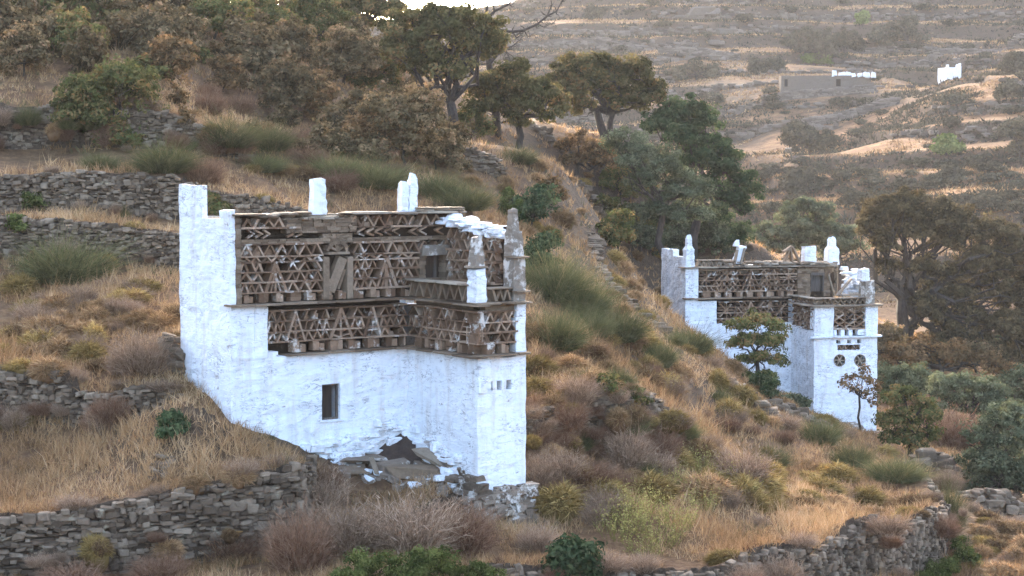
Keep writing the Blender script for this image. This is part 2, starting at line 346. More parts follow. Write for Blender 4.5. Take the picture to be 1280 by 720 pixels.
NEAR_PX = [
 (-60, 770, 34), (0, 738, 36.6), (200, 716, 37.6), (350, 696, 38.6), (420, 660, 40.2), (520, 690, 39), (640, 735, 37.6), (900, 770, 37.5), (300, 765, 35.5), (1150, 770, 42),
 (0, 640, 38.6), (200, 610, 39.3), (350, 585, 40.2), (0, 548, 43.2), (150, 540, 42.6), (250, 518, 42.0), (320, 548, 41.8), (390, 572, 43.0),
 (430, 590, 43.6), (520, 575, 44.2), (560, 608, 43.2), (600, 660, 41.5), (655, 662, 43.0), (500, 640, 41.3),
 (215, 463, 45.0), (255, 490, 43.2), (60, 465, 44.8), (160, 464, 45), (0, 430, 47), (120, 410, 47.5), (205, 420, 45), (0, 370, 51), (120, 355, 52), (220, 350, 51.5),
 (0, 335, 53.2), (225, 342, 53.2), (0, 268, 54.8), (200, 285, 54.8), (0, 280, 56.5), (225, 284, 56.5), (0, 212, 58), (225, 218, 58), (380, 262, 59.5),
 (0, 190, 61.3), (230, 194, 61.5), (0, 125, 63), (230, 140, 63.5), (0, 92, 66), (200, 105, 67), (0, 40, 76), (200, 40, 78), (0, -30, 92), (330, 150, 72), (400, 90, 84),
 (300, 10, 96), (410, 40, 100), (480, 70, 102), (430, 225, 64), (550, 205, 73), (570, 186, 82), (500, 140, 88), (640, 165, 96), (700, 162, 102), (770, 175, 102),
 (650, 235, 74), (715, 222, 80), (640, 300, 64), (725, 300, 73), (830, 245, 102), (900, 295, 102), (960, 318, 102), (745, 285, 77), (812, 405, 68), (780, 350, 73), (826, 330, 98), (826, 416, 81), (855, 418, 79), (890, 440, 79), (930, 462, 80), (965, 495, 80), (1018, 521, 77), (1097, 547, 77), (1110, 530, 84), (860, 300, 104),
 (1000, 420, 100), (1130, 462, 98), (680, 445, 51.5), (740, 430, 55), (830, 422, 64), (665, 515, 46.6), (670, 598, 44.6), (790, 488, 49.6), (820, 592, 47.2),
 (870, 440, 68), (905, 472, 68), (985, 515, 70), (1060, 532, 72.5), (1085, 546, 74), (900, 560, 57), (1000, 560, 61), (1100, 582, 61), (1135, 592, 59),
 (640, 715, 38.7), (780, 713, 39.3), (900, 712, 40.5), (1010, 693, 42.8), (1100, 669, 45.8), (700, 765, 37.4), (1010, 748, 41.6), (1100, 722, 44.8), (700, 697, 39.4), (655, 672, 42.0), (900, 690, 42), (1050, 658, 47), (1155, 648, 51.2), (800, 640, 43.8), (1000, 610, 53),
 (1200, 705, 50), (1275, 690, 53), (1230, 645, 61), (1290, 622, 66), (1200, 600, 70), (1250, 560, 80), (1190, 520, 86), (1290, 485, 100), (1170, 570, 73)]
NEAR_W = [(-26, 40, -6.2), (-24, 50, -2.2), (-26, 60, 1.6), (-30, 75, 7), (-40, 95, 14), (26, 45, -13), (36, 60, -14), (46, 85, -14.5), (0, 24, -11), (-22, 24, -9.5), (22, 24, -12.5),
 (0, 10, -6.5), (-15, 10, -6), (15, 10, -6.5), (0, 0, -1.7), (-40, 125, 16), (-14, 125, 6), (8, 125, -6), (28, 125, -12), (50, 125, -13), (-30, 150, 10), (0, 150, -8), (30, 150, -14)]
_P = [at(*p) for p in NEAR_PX]; _P = np.array([(p[0], p[1], p[2]) for p in _P] + NEAR_W)
near_s = TPS(_P[:, :2], _P[:, 2] - steps(_P[:, 0], _P[:, 1]), 0.004)
FAR_PX = [(480, 30, 430), (560, 18, 430), (640, 0, 425), (700, -25, 430), (900, -90, 470), (1280, -130, 500), (650, 90, 330), (800, 100, 330), (800, 0, 395), (950, 110, 318), (950, 200, 262),
 (1000, 112, 312), (1090, 110, 314), (1280, 40, 370), (1280, 0, 400), (960, 238, 222), (1050, 192, 250), (1150, 128, 278), (1240, 86, 302), (1340, 50, 320), (1400, 20, 330),
 (1100, 205, 235), (1200, 205, 226), (1290, 195, 228), (1290, 262, 190), (1100, 258, 195), (960, 292, 185), (1189, 108, 318), (1060, 160, 290), (1000, 195, 268), (1300, 0, 395), (400, 60, 440)]
FAR_W = [(0, 150, -9), (20, 160, -14), (45, 160, -13), (-40, 150, 12), (-80, 200, 12), (0, 220, -8), (-40, 300, 5), (0, 520, 20), (-100, 540, 10), (120, 620, 40), (220, 560, 90), (200, 300, 20), (150, 180, -4), (-120, 430, 25), (300, 700, 60), (0, 700, 0), (-200, 700, 0)]
_Q = [at(*p) for p in FAR_PX]; _Q = np.array([(p[0], p[1], p[2]) for p in _Q] + FAR_W)
far_s = TPS(_Q[:, :2], _Q[:, 2], 0.002, 50.0)
def ground(x, y, detail=True):
    x = np.asarray(x, float); y = np.asarray(y, float)
    zn = near_s(x, np.minimum(y, 165)) + steps(x, y)
    zf = far_s(x, y)
    if detail:
        zn = zn + 0.30 * fbm(x * 0.8, y * 0.8, 3) + 0.07 * fbm(x * 3.5, y * 3.5, 5)
        w = 2.2 * fbm(x * 0.02, y * 0.02, 9) * 3
        q = (zf + w) / 4.2; fr = q - np.floor(q)
        st = (np.floor(q) + .25 * fr + .75 * sstep(0.82, 1.0, fr)) * 4.2 - w
        mk = sstep(-0.10, 0.06, fbm(x * 0.018, y * 0.018, 21) + 0.10)
        zf = zf * (1 - 0.95 * mk) + st * 0.95 * mk + 0.8 * fbm(x * 0.07, y * 0.07, 31, 5) + 0.16 * fbm(x * 0.6, y * 0.6, 37, 3)
    k = sstep(120, 168, y)
    return zn * (1 - k) + zf * k
def terr_level(x, y): return (far_s(x, y) + 2.2 * fbm(x * 0.02, y * 0.02, 9) * 3) / 4.2
def gz(x, y): return float(ground(np.array([x]), np.array([y]))[0])
def hit(px, py, y0=26.0, y1=520.0):
    d = ray(px, py); ys = np.geomspace(y0, y1, 420)
    for _ in range(2):
        xs = d[0] / d[1] * ys; zs = d[2] / d[1] * ys; below = np.nonzero(zs < ground(xs, ys))[0]
        if not len(below): return None
        i = max(1, below[0]); ys = np.linspace(ys[i - 1], ys[i], 14)
    return np.array([xs[i], d[1] * 0 + (xs[i] * d[1] / d[0] if abs(d[0]) > 1e-6 else ys[-1]), gz(xs[i], xs[i] * d[1] / d[0] if abs(d[0]) > 1e-6 else ys[-1])])
ty = np.geomspace(14.0, 46.0, 900)[:-1] - 12.0
ty = np.r_[np.linspace(2, 30, 60)[:-1], np.geomspace(30.0, 760.0, 980)]
tt = np.linspace(-0.62, 0.62, 760)
GX = np.outer(ty + 12.0, tt); GY = np.repeat(ty[:, None], len(tt), 1)
GZ = ground(GX, GY)
nr, nc = GX.shape
ii = np.arange(nr * nc).reshape(nr, nc)
qf = np.stack([ii[:-1, :-1], ii[:-1, 1:], ii[1:, 1:], ii[1:, :-1]], -1).reshape(-1, 4)
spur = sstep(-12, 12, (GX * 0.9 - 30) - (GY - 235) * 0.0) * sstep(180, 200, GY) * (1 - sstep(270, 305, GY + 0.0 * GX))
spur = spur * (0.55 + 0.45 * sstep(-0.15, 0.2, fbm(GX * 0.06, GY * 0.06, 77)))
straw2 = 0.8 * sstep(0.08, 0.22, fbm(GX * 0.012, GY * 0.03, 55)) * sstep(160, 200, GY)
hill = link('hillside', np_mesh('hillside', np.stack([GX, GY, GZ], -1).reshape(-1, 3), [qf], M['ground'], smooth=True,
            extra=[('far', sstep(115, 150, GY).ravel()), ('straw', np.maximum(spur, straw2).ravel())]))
tag(hill, 'terraced hillside of dry grass falling to a valley', 'hillside', kind='structure')

# ------------------------------------------------------------------ dry stone terrace walls
WALL_LINES = []
def stone_wall(PL, label, smin=0.14, smax=0.5, cmin=0.07, cmax=0.19, over=-0.06, coarse=0.58, s0=0.0, s1=1.0, mat='wall_stone', group=None, ragged=0.12):
    WALL_LINES.append(PL); mb = MB(); seg = np.hypot(np.diff(PL[:, 0]), np.diff(PL[:, 1])); cum = np.r_[0, np.cumsum(seg)]; T = cum[-1]
    def pos(s):
        s = min(max(s, 0), T - 1e-6); i = int(np.searchsorted(cum, s, 'right') - 1); t = (s - cum[i]) / seg[i]
        p = PL[i] * (1 - t) + PL[i + 1] * t; d = (PL[i + 1] - PL[i])[:2] / seg[i]; return p, d
    ns = max(3, int(T / 0.25)); samp = np.linspace(s0 * T, s1 * T, ns); lo = []; hi = []
    for s in samp:
        p, d = pos(s); nrm = np.array([d[1], -d[0]])
        f = p[:2] + nrm * 0.35; bk = p[:2] - nrm * 0.25
        lo.append(gz(*f) - 0.15); hi.append(gz(*bk) + over + ragged * float(vnoise(s * 1.3, 0.5, 4) - 0.5) * 2)
    lo = np.array(lo); hi = np.array(hi); z = lo.min()
    while z < hi.max():
        ch = rnd.uniform(cmin, cmax) * coarse; s = s0 * T + rnd.uniform(0, 0.2)
        while s < s1 * T:
            w = rnd.uniform(smin, smax) * coarse * (1.5 if rnd.random() < 0.1 else 1); sc = s + w / 2
            l = np.interp(sc, samp, lo); h = np.interp(sc, samp, hi); s += w
            if z + ch * 0.5 < l or z + ch * 0.5 > h or (pos(sc)[0][2] < 0.12 if PL.shape[1] > 2 else False): continue
            p, d = pos(sc); nrm = np.array([d[1], -d[0]]); c = p[:2] + nrm * (rnd.uniform(-0.04, 0.14) - 0.04 * (z - l) / max(0.3, h - l))
            tz = rnd.uniform(-0.13, 0.13); ch_ = ch; ch = ch * rnd.uniform(.6, 1.7)
            stone(mb, (c[0], c[1], z + ch / 2 + rnd.uniform(-.05, .05)), (d[0], d[1], tz), (nrm[0], nrm[1], 0), (0, 0, 1), w * 1.02, 0.34 * coarse, ch * rnd.uniform(0.95, 1.25), 0.2); ch = ch_
        z += ch * 0.93
    o = mb.build('stone_wall', M[mat]); tag(o, label, 'wall', group, 'thing'); return o
stone_wall(WALLS['w1'][0], 'dry stone terrace wall along the bottom left corner below the dry grass', smin=0.16, smax=0.55, cmin=.08, cmax=.22)
stone_wall(WALLS['w2'][0], 'short dry stone wall on the left between grass terrace and thorny slope', smin=0.16, smax=0.45)
stone_wall(WALLS['w3'][0], 'lower of two parallel dry stone walls left of the pigeon house, behind the round broom', smin=.15, smax=.42, cmin=.08, cmax=.18)
stone_wall(WALLS['w4'][0], 'upper of two parallel dry stone walls left of the pigeon house', smin=.15, smax=.5, cmin=.08, cmax=.2)
stone_wall(WALLS['w5'][0], 'topmost dry stone wall at the upper left, broken by a big leafy bush', smin=.18, smax=.5, cmin=.1, cmax=.22)
stone_wall(WALLS['w7'][0], 'small heap of a dry stone wall on the slope above the roof finials', smin=.2, smax=.6, cmin=.08, cmax=.16, over=.15)
stone_wall(WALLS['w8'][0], 'overgrown rubble retaining wall right of the near pigeon house', smin=.12, smax=.4, ragged=.3)
stone_wall(WALLS['w9'][0], 'curved dry stone retaining wall below the grassy promontory at bottom right', smin=.12, smax=.38, cmin=.1, cmax=.24)
# ------------------------------------------------------------------ pigeon houses
BT = 1.0                                                              # slab thickness factor
class Panel:
    """a flat face of a building in its local space: origin o, horizontal axis U, vertical Z, outward normal Nn"""
    def __init__(s, B, o, U, Nn): s.B = B; s.o = np.array(o, float); s.U = np.array(U, float); s.Nn = np.array(Nn, float)
    def pt(s, u, v, n): return s.o + s.U * u + np.array([0, 0, v]) + s.Nn * n
    def uv(s, px, py):
        d = s.B.R.T @ ray(px, py); o = s.B.R.T @ (-s.B.C)
        t = ((s.o - o) @ s.Nn) / (d @ s.Nn); p = o + d * t
        return float((p - s.o) @ s.U), float(p[2])
    def u(s, px, py): return s.uv(px, py)[0]
    def v(s, px, py): return s.uv(px, py)[1]
class Frame:
    def __init__(s, C, th):
        s.C = np.array(C, float); s.th = th; c, k = math.cos(th), math.sin(th)
        s.R = np.array([[c, -k, 0], [k, c, 0], [0, 0, 1.0]])
    def world(s, p): return s.C + s.R @ np.array(p, float)
def jit(a): return rnd.uniform(-a, a)
def bar(mb, P, u0, v0, u1, v1, th=0.035, n0=-0.36, n1=0.0, j=0.02):
    u0 += jit(j); u1 += jit(j); v0 += jit(j); v1 += jit(j); n1 += jit(0.015)
    d = np.array([u1 - u0, v1 - v0]); L = np.linalg.norm(d)
    if L < 1e-4: return
    d /= L; q = np.array([-d[1], d[0]]) * th * BT * rnd.uniform(0.5, 0.95); V = []
    for n in (n1, n0):
        for (uu, vv, s) in ((u0, v0, -1), (u1, v1, -1), (u1, v1, 1), (u0, v0, 1)):
            V.append(P.pt(uu + q[0] * s, vv + q[1] * s, n))
    mb.add(V, [(0, 1, 2, 3), (7, 6, 5, 4), (0, 4, 5, 1), (1, 5, 6, 2), (2, 6, 7, 3), (3, 7, 4, 0)])
def shelf(mb, P, u0, u1, v, th=0.027, n0=-0.36, n1=0.02):
    u = u0
    while u < u1 - 0.02:
        w = min(rnd.uniform(0.5, 1.3), u1 - u); w = u1 - u if u1 - u - w < 0.2 else w
        bar(mb, P, u, v, u + w, v + jit(0.012), th, n0, n1 + jit(0.02), 0.006); u += w
def block(mb, P, u0, u1, v0, v1, n0, n1, jt=0.06):
    stone(mb, P.pt((u0 + u1) / 2, (v0 + v1) / 2, (n0 + n1) / 2), P.U, P.Nn, (0, 0, 1), u1 - u0, n1 - n0, v1 - v0, jt, SQ_V, SQ_F)
def tri_row(mb, P, u0, u1, v0, v1, n, th=0.032, skip=0.06, ph=0):
    w = (u1 - u0) / n
    for i in range(n):
        a = u0 + i * w
        if rnd.random() < .28: block(mb, P, a + w * .22, a + w * .78, v0, v0 + (v1 - v0) * rnd.uniform(.35, .7), -.34, -rnd.uniform(.04, .16), .12)
        if rnd.random() < .16: block(mb, P, a + w * .75, a + w * 1.25 if i < n - 1 else a + w, v0 + (v1 - v0) * .35, v1, -.34, -rnd.uniform(.06, .16), .14)
        if rnd.random() > skip: bar(mb, P, a, v0 + .01, a + w / 2, v1 - .01, th)
        if rnd.random() > skip: bar(mb, P, a + w / 2, v1 - .01, a + w, v0 + .01, th)
def chevrons(mb, P, u0, u1, v0, v1, n, dr=1, th=0.03):
    w = (u1 - u0) / n; vm = (v0 + v1) / 2
    for i in range(n):
        a = u0 + i * w; t, s = (a + w * .95, a + w * .1) if dr > 0 else (a + w * .05, a + w * .9)
        if rnd.random() < .1: continue
        bar(mb, P, s, v0, t, vm, th, -.12, .0); bar(mb, P, s, v1, t, vm, th, -.12, .0)
def big_tri(mb, P, u0, u1, v0, v1, inner='post', th=0.045):
    um = (u0 + u1) / 2; bar(mb, P, u0, v0, um, v1, th, n1=.02); bar(mb, P, um, v1, u1, v0, th, n1=.02)
    h = v1 - v0; w = u1 - u0
    if inner == 'post':
        bar(mb, P, um, v0, um, v1 - .15 * h, .05)
        bar(mb, P, u0 + .25 * w, v0, um, v0 + .7 * h, .03); bar(mb, P, u1 - .25 * w, v0, um, v0 + .7 * h, .03)
    elif inner == 'fir':
        bar(mb, P, um, v0, um, v1, .04)
        for k in range(4):
            t = v0 + h * (.05 + .19 * k); r = w * .5 * (1 - (t - v0) / h) * .85
            bar(mb, P, um, t, um - r, t + h * .13, .025); bar(mb, P, um, t, um + r, t + h * .13, .025)
    else:
        for k in (1, 2, 3):
            t = v0 + h * k / 4; r = w * .5 * (1 - k / 4); bar(mb, P, um - r, t, um + r, t, .025)
        bar(mb, P, um, v0, um, v0 + h * .5, .03)
def star(mb, P, u0, u1, v0, v1, rays=4, th=.035, n0=-.22):
    cu, cv = (u0 + u1) / 2, (v0 + v1) / 2; ru, rv = (u1 - u0) / 2, (v1 - v0) / 2
    for k in range(rays):
        a = math.pi * k / rays; bar(mb, P, cu - ru * math.cos(a), cv - rv * math.sin(a), cu + ru * math.cos(a), cv + rv * math.sin(a), th, n0)
def hole_row(mb, P, u0, u1, v0, v1, step=0.42, first='hole'):
    u = u0; h = first == 'hole'
    while u < u1 - .05:
        w = min((rnd.uniform(.16, .22) if h else step - rnd.uniform(.12, .22)), u1 - u)
        if not h and w > .05:
            if w > .28 and rnd.random() < .4:
                vm = v0 + (v1 - v0) * rnd.uniform(.4, .6); block(mb, P, u, u + w, v0, vm, -.26, .0); block(mb, P, u, u + w, vm, v1, -.26, -.02)
            else: block(mb, P, u, u + w * .55, v0, v1, -.26, jit(.02)); block(mb, P, u + w * .55, u + w, v0, v1 - rnd.uniform(0, .05), -.26, jit(.02))
        u += w; h = not h
def masonry(mb, P, u0, u1, v0, v1, n0=-.26, n1=0.0, ch=.1, sl=.28):
    v = v0
    while v < v1 - .02:
        h = min(rnd.uniform(.7, 1.3) * ch, v1 - v); u = u0
        while u < u1 - .02:
            w = min(rnd.uniform(.5, 1.4) * sl, u1 - u); w = u1 - u if u1 - u - w < .06 else w
            block(mb, P, u, u + w, v, v + h, n0, n1 + jit(.025), .08); u += w
        v += h
def slabs(mb, P, u0, u1, v, th=.06, n0=-.3, n1=.22, layers=1, dv=None, ragged=.05):
    """a ledge or coping of flat slate slabs; dv = drop along its length"""
    for l in range(layers):
        u = u0 - jit(.05)
        while u < u1 - .02:
            w = min(rnd.uniform(.45, 1.25), u1 - u); w = u1 - u if u1 - u - w < .2 else w
            vv = v + l * th + (dv * (u - u0) / (u1 - u0) if dv else 0); t2 = th * rnd.uniform(.7, 1.1)
            stone(mb, P.pt(u + w / 2, vv + t2 / 2, (n0 + n1) / 2 + jit(ragged)), P.U + np.array([0, 0, jit(.012)]), P.Nn, (0, 0, 1), w * 1.01, n1 - n0, t2, .05); u += w
def rough_wall(P, us, vs_, keep, thick, cell=.13, amp=.03, name='white_wall', mat='white', parent=None, seed=1, n=0.0, top=None):
    """masonry wall with an uneven face; us, vs_: break lines; keep(u, v) says which cells are solid; openings get real reveals"""
    def fill(br):
        out = []
        for a, b_ in zip(br[:-1], br[1:]):
            k = max(1, int(round((b_ - a) / cell))); out += list(np.linspace(a, b_, k + 1)[:-1])
        return np.array(out + [br[-1]])
    U_ = fill(sorted(us)); V_ = fill(sorted(vs_)); V = []; idx = {}; Fc = []
    def vert(i, j, back):
        k = (i, j, back)
        if k not in idx:
            u, v = U_[i], V_[j]; uu = u + .0; vv = v
            d = amp * 2 * float(fbm(u * 2.2 + seed * 9, v * 3.4, seed, 3)) + amp * .8 * float(vnoise(u * 5 + 3, v * 9, seed + 5) - .5)
            e = float(vnoise(v * 4.0, seed * 3.1, 7) - .5) * .05
            uu += e * (0 if (0 < i < len(U_) - 1) else 1); vv += (float(vnoise(u * 3.7, seed * 1.7, 8) - .5) * .09 if j == len(V_) - 1 else 0)
            idx[k] = len(V); V.append(P.pt(uu, vv, n + d if not back else n - thick))
        return idx[k]
    nu, nv = len(U_) - 1, len(V_) - 1
    K = np.zeros((nu + 2, nv + 2), bool)
    for i in range(nu):
        for j in range(nv): K[i + 1, j + 1] = keep((U_[i] + U_[i + 1]) / 2, (V_[j] + V_[j + 1]) / 2)
    flip = float(np.dot(np.cross(P.U, (0, 0, 1)), P.Nn)) < 0
    for i in range(nu):
        for j in range(nv):
            if not K[i + 1, j + 1]: continue
            q = [vert(i, j, 0), vert(i + 1, j, 0), vert(i + 1, j + 1, 0), vert(i, j + 1, 0)]; Fc.append(q[::-1] if flip else q)
            for di, dj, a, b_ in ((-1, 0, (i, j + 1), (i, j)), (1, 0, (i + 1, j), (i + 1, j + 1)), (0, -1, (i, j), (i + 1, j)), (0, 1, (i + 1, j + 1), (i, j + 1))):
                if not K[i + 1 + di, j + 1 + dj]:
                    q = [vert(*a, 0), vert(*a, 1), vert(*b_, 1), vert(*b_, 0)]; Fc.append(q[::-1] if flip else q)
    mb = MB(); mb.v = [tuple(map(float, p)) for p in V]; mb.f = [tuple(f) for f in Fc]
    o = mb.build(name, M[mat], parent); return o
def plain_box(P, u0, u1, v0, v1, n0, n1, name, mat, parent):
    mb = MB(); V = [P.pt(u, v, n) for n in (n0, n1) for (u, v) in ((u0, v0), (u1, v0), (u1, v1), (u0, v1))]
    mb.add(V, BOXF); return mb.build(name, M[mat], parent)
def finial(P, u0, u1, v0, v1, n0, n1, name, mat, parent, tip=0.0, lean=0.0, seed=0, kind='block'):
    """whitewashed roof horn: tapering block with uneven faces; tip = narrowed upper share"""
    rr = random.Random(seed); mb = MB(); V = []; H = 9
    for k in range(H + 1):
        t = k / H; s = 1 - .10 * t
        if kind == 'spire' and t > 1 - tip: s *= (.62 if t < .98 else .42)
        if kind == 'taper': s = 1 - tip * t
        if kind == 'shard': s = 1 - .1 * t - .45 * max(0, t - .75) / .25
        cu = (u0 + u1) / 2 + lean * t; hw = (u1 - u0) / 2 * s; cn = (n0 + n1) / 2; hn = (n1 - n0) / 2 * s
        for a, b_ in ((-1, 1), (0, 1.04), (1, 1), (1, -1), (0, -1), (-1, -1)):
            V.append(P.pt(cu + a * hw + rr.uniform(-.018, .018), v0 + (v1 - v0) * t + (rr.uniform(-.05, .05) if k == H else 0), cn + b_ * hn + rr.uniform(-.018, .018)))
    Fc = []
    for k in range(H):
        for i in range(6): Fc.append((k * 6 + i, k * 6 + (i + 1) % 6, (k + 1) * 6 + (i + 1) % 6, (k + 1) * 6 + i))
    Fc = [f[::-1] for f in Fc]; Fc.append(tuple(H * 6 + i for i in range(6))[::-1]); Fc.append(tuple(range(6)))
    mb.add(V, Fc); return mb.build(name, M[mat], parent)

# ---- the near pigeon house
TH1 = math.radians(35.5)
C1 = at(510, 590, 45.0); B1 = Frame(C1, TH1)
PH = empty('pigeon_house', C1, TH1)
tag(PH, 'nearest and largest whitewashed pigeon house with brown slate lattice, beside the rubble heap', 'pigeon house')
FA = Panel(B1, (0, 0, 0), (1, 0, 0), (0, -1, 0))                      # main facade, u from -6.3 to 1.4
_dep = 3.15
RE = Panel(B1, (0, 0, 0), (0, -1, 0), (-1, 0, 0))                     # side of the projecting tower
TF = Panel(B1, (0, -_dep, 0), (1, 0, 0), (0, -1, 0))                  # front of the tower
dep = RE.u(597, 447); TF.o[1] = -dep
twid = TF.u(657, 440)
uL = FA.u(288.5, 400)
v_up = FA.v(400, 378); v_lo = FA.v(400, 442); v_top = FA.v(400, 268); base_v = -3.2
def FV(y, x=400): return FA.v(x, y)
u253, u287, u294, u334, u358 = FA.u(253, 250), FA.u(287, 300), FA.u(294.5, 330), FA.u(334, 410), FA.u(360, 440)
uR = FA.u(568, 320)
wu0, wu1, wv0, wv1 = FA.u(402.5, 500), FA.u(425.5, 500), FA.v(414, 525), FA.v(414, 480)
v_lb = FA.v(400, 430)
def keep_main(u, v):
    if wu0 < u < wu1 and wv0 < v < wv1: return False
    if u < u294: return v < FV(264, 290)
    if u < u334: return v < v_up - .02
    if u < u358: return v < v_lo + (0.0 if u > u334 + .35 else .12)
    return v < v_lo
rough_wall(FA, [uL, u294, u334, u358, wu0, wu1, 0.1], [base_v, wv0, wv1, v_lo, v_lo + .12, v_up - .02, FV(264, 290)], keep_main, .55, parent=PH, seed=3, amp=.035)
# left end wall with its corner horn, hidden back and right side
LS = Panel(B1, (uL, 0.0, 0), (0, 1, 0), (-1, 0, 0))
sdep = LS.u(225.5, 400); s253 = LS.u(253, 250); vs_top = FV(266, 290); vs_low = LS.v(265, 273); v_horn = LS.v(240, 231)
rough_wall(LS, [.03, .3, s253, sdep], [base_v, vs_low, vs_top, v_horn], lambda u, v: v < vs_top if u < .3 else (True if u > s253 else v < vs_low), .13, parent=PH, seed=5, name='side_wall', amp=.035)
BK = Panel(B1, (uR + .3, sdep, 0), (-1, 0, 0), (0, 1, 0))
rough_wall(BK, [.0, uR + .28 - uL], [base_v, v_top - .05], lambda u, v: True, .4, cell=.4, parent=PH, seed=6, name='back_wall')
RS = Panel(B1, (twid, -dep, 0), (0, 1, 0), (1, 0, 0))
rough_wall(RS, [0, dep + sdep - .2], [base_v, v_up - .3], lambda u, v: True, .3, cell=.3, parent=PH, seed=7, name='side_wall')
# tower lower walls
rough_wall(RE, [-.12, dep], [base_v, v_lo], lambda u, v: v > RE.v(590, 612) + max(0, dep - .5 - u) * .28 + .5 * float(vnoise(u * 4, 1.5, 3) - .5) or u < .9, .4, parent=PH, seed=8, name='tower_wall', amp=.035)
tu = [TF.u(x, 482) for x in (608, 615.5, 621, 627, 632.5, 639)]
tv0, tv1 = TF.v(620, 488), TF.v(620, 476)
rough_wall(TF, [0, twid] + tu, [base_v, tv0, tv1, v_lo], lambda u, v: v > TF.v(625, 621) + .45 * float(vnoise(u * 3.5, 2.5, 4) - .5) and not (tv0 < v < tv1 and any(a < u < b_ for a, b_ in zip(tu[::2], tu[1::2]))), .35, parent=PH, seed=9, name='tower_wall', amp=.03)
plain_box(TF, tu[0] - .2, tu[-1] + .1, tv0 - .1, tv1 + .1, -.6, -.42, 'hole_shade', 'dark', PH)  # near-black backing painted as the shade in the small holes
mb = MB(); block(mb, TF, TF.u(596, 482), TF.u(605, 482), tv0 - .03, tv1 + .05, -.05, .1); mb.build('corner_block', M['white'], PH)
# window
wf = MB()
for (a, b_, c_, d_) in ((wu0, wu0 + .045, wv0, wv1), (wu1 - .045, wu1, wv0, wv1), (wu0 + .045, wu1 - .045, wv0, wv0 + .05), (wu0 + .045, wu1 - .045, wv1 - .05, wv1)):
    wf.add([FA.pt(u, v, n) for n in (-.12, -.2) for (u, v) in ((a, c_), (b_, c_), (b_, d_), (a, d_))], BOXF)
win = wf.build('window', M['timber'], PH)
plain_box(FA, wu0 + .045, wu1 - .14, wv0 + .05, wv1 - .05, -.24, -.20, 'shutter', 'shade_toned_timber', win)
plain_box(FA, wu0 - .1, wu1 + .1, wv0 - .1, wv1 + .1, -.95, -.58, 'shade_panel', 'dark', PH)  # near-black box painted as shade behind the lower window
mb = MB(); slabs(mb, FA, wu0 - .06, wu1 + .18, wv0 - .05, .05, -.3, .07); mb.build('window_sill', M['white_worn'], PH)
# recessed wall behind the slate lattice
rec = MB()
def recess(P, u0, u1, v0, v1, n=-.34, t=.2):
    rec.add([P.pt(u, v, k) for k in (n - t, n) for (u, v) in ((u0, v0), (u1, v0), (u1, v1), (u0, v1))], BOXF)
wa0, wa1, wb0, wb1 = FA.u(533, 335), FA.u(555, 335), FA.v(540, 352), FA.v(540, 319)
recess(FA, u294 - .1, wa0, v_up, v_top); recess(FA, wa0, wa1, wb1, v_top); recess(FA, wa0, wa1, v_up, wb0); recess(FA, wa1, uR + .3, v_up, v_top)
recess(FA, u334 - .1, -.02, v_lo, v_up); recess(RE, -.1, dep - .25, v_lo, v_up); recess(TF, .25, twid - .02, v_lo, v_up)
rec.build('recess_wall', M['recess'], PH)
plain_box(FA, wa0 - .1, wa1 + .1, wb0 - .1, wb1 + .1, -1.1, -.7, 'shade_panel', 'dark', PH)  # near-black box painted as shade behind the upper window
# upper lattice
lat = MB(); X = lambda px, y=340: FA.u(px, y)
yr = [363, 350.5, 338, 326, 319, 304]; vr = [FV(y) for y in yr]
for v in vr: 
    shelf(lat, FA, X(300), X(404), v); shelf(lat, FA, X(441), X(524), v)
for k in range(5):
    nA = (8, 7, 8, 8, 7)[k]
    big = k < 3
    if big:
        tri_row(lat, FA, X(301), X(329), vr[k], vr[k + 1], 2 if k % 2 else 3); tri_row(lat, FA, X(359), X(403), vr[k], vr[k + 1], 4 if k % 2 else 3)
        tri_row(lat, FA, X(442), X(470), vr[k], vr[k + 1], 3); tri_row(lat, FA, X(496), X(524), vr[k], vr[k + 1], 3)
    else:
        tri_row(lat, FA, X(301), X(403), vr[k], vr[k + 1], nA); tri_row(lat, FA, X(442), X(524), vr[k], vr[k + 1], 6)
big_tri(lat, FA, X(331), X(358), vr[0], vr[3], 'post'); big_tri(lat, FA, X(471), X(495), vr[0], vr[3], 'post')
tri_row(lat, FA, X(524), X(566), vr[4], vr[5], 3)
hole_row(lat, FA, X(296), X(525), v_up + .06, vr[0] - .03)
# frieze: large triangles, chevrons
shelf(lat, FA, X(302), X(375), FV(284)); shelf(lat, FA, X(436), X(566), FV(284.5))
tri_row(lat, FA, X(304), X(356), FV(284), FV(272), 4, .04); tri_row(lat, FA, X(438), X(566), FV(284), FV(270), 9, .04)
chevrons(lat, FA, X(309), X(388), FV(296), FV(286.5), 8, 1); chevrons(lat, FA, X(446), X(566), FV(296), FV(286.5), 11, -1)
lat.build('lattice', M['lattice'], PH)
mas = MB()
masonry(mas, FA, u294, X(301.5), v_up + .05, v_top - .05, -.3, .02, .12, .16)
mas.build('masonry', M['slate'], PH); mas = MB()
masonry(mas, FA, X(302), X(404), FV(303), FV(297), -.2, .0, .05, .3); masonry(mas, FA, X(441), X(566), FV(303), FV(297.5), -.2, .0, .05, .3)
masonry(mas, FA, X(404), X(441), FV(304), FV(292), -.22, .0, .055, .2); masonry(mas, FA, X(358), X(446), FV(291), FV(272), -.3, .0, .075, .3)
mas.build('masonry', M['slate'], PH); mas = MB()
masonry(mas, FA, X(524), X(532.5), v_up + .05, FV(319), -.3, .01, .12, .16); masonry(mas, FA, X(556), X(568), v_up + .05, FV(319), -.3, .01, .12, .2)
masonry(mas, FA, X(532), X(557), v_up + .05, FV(353), -.3, .0, .08, .3)
mas.build('masonry', M['slate'], PH)
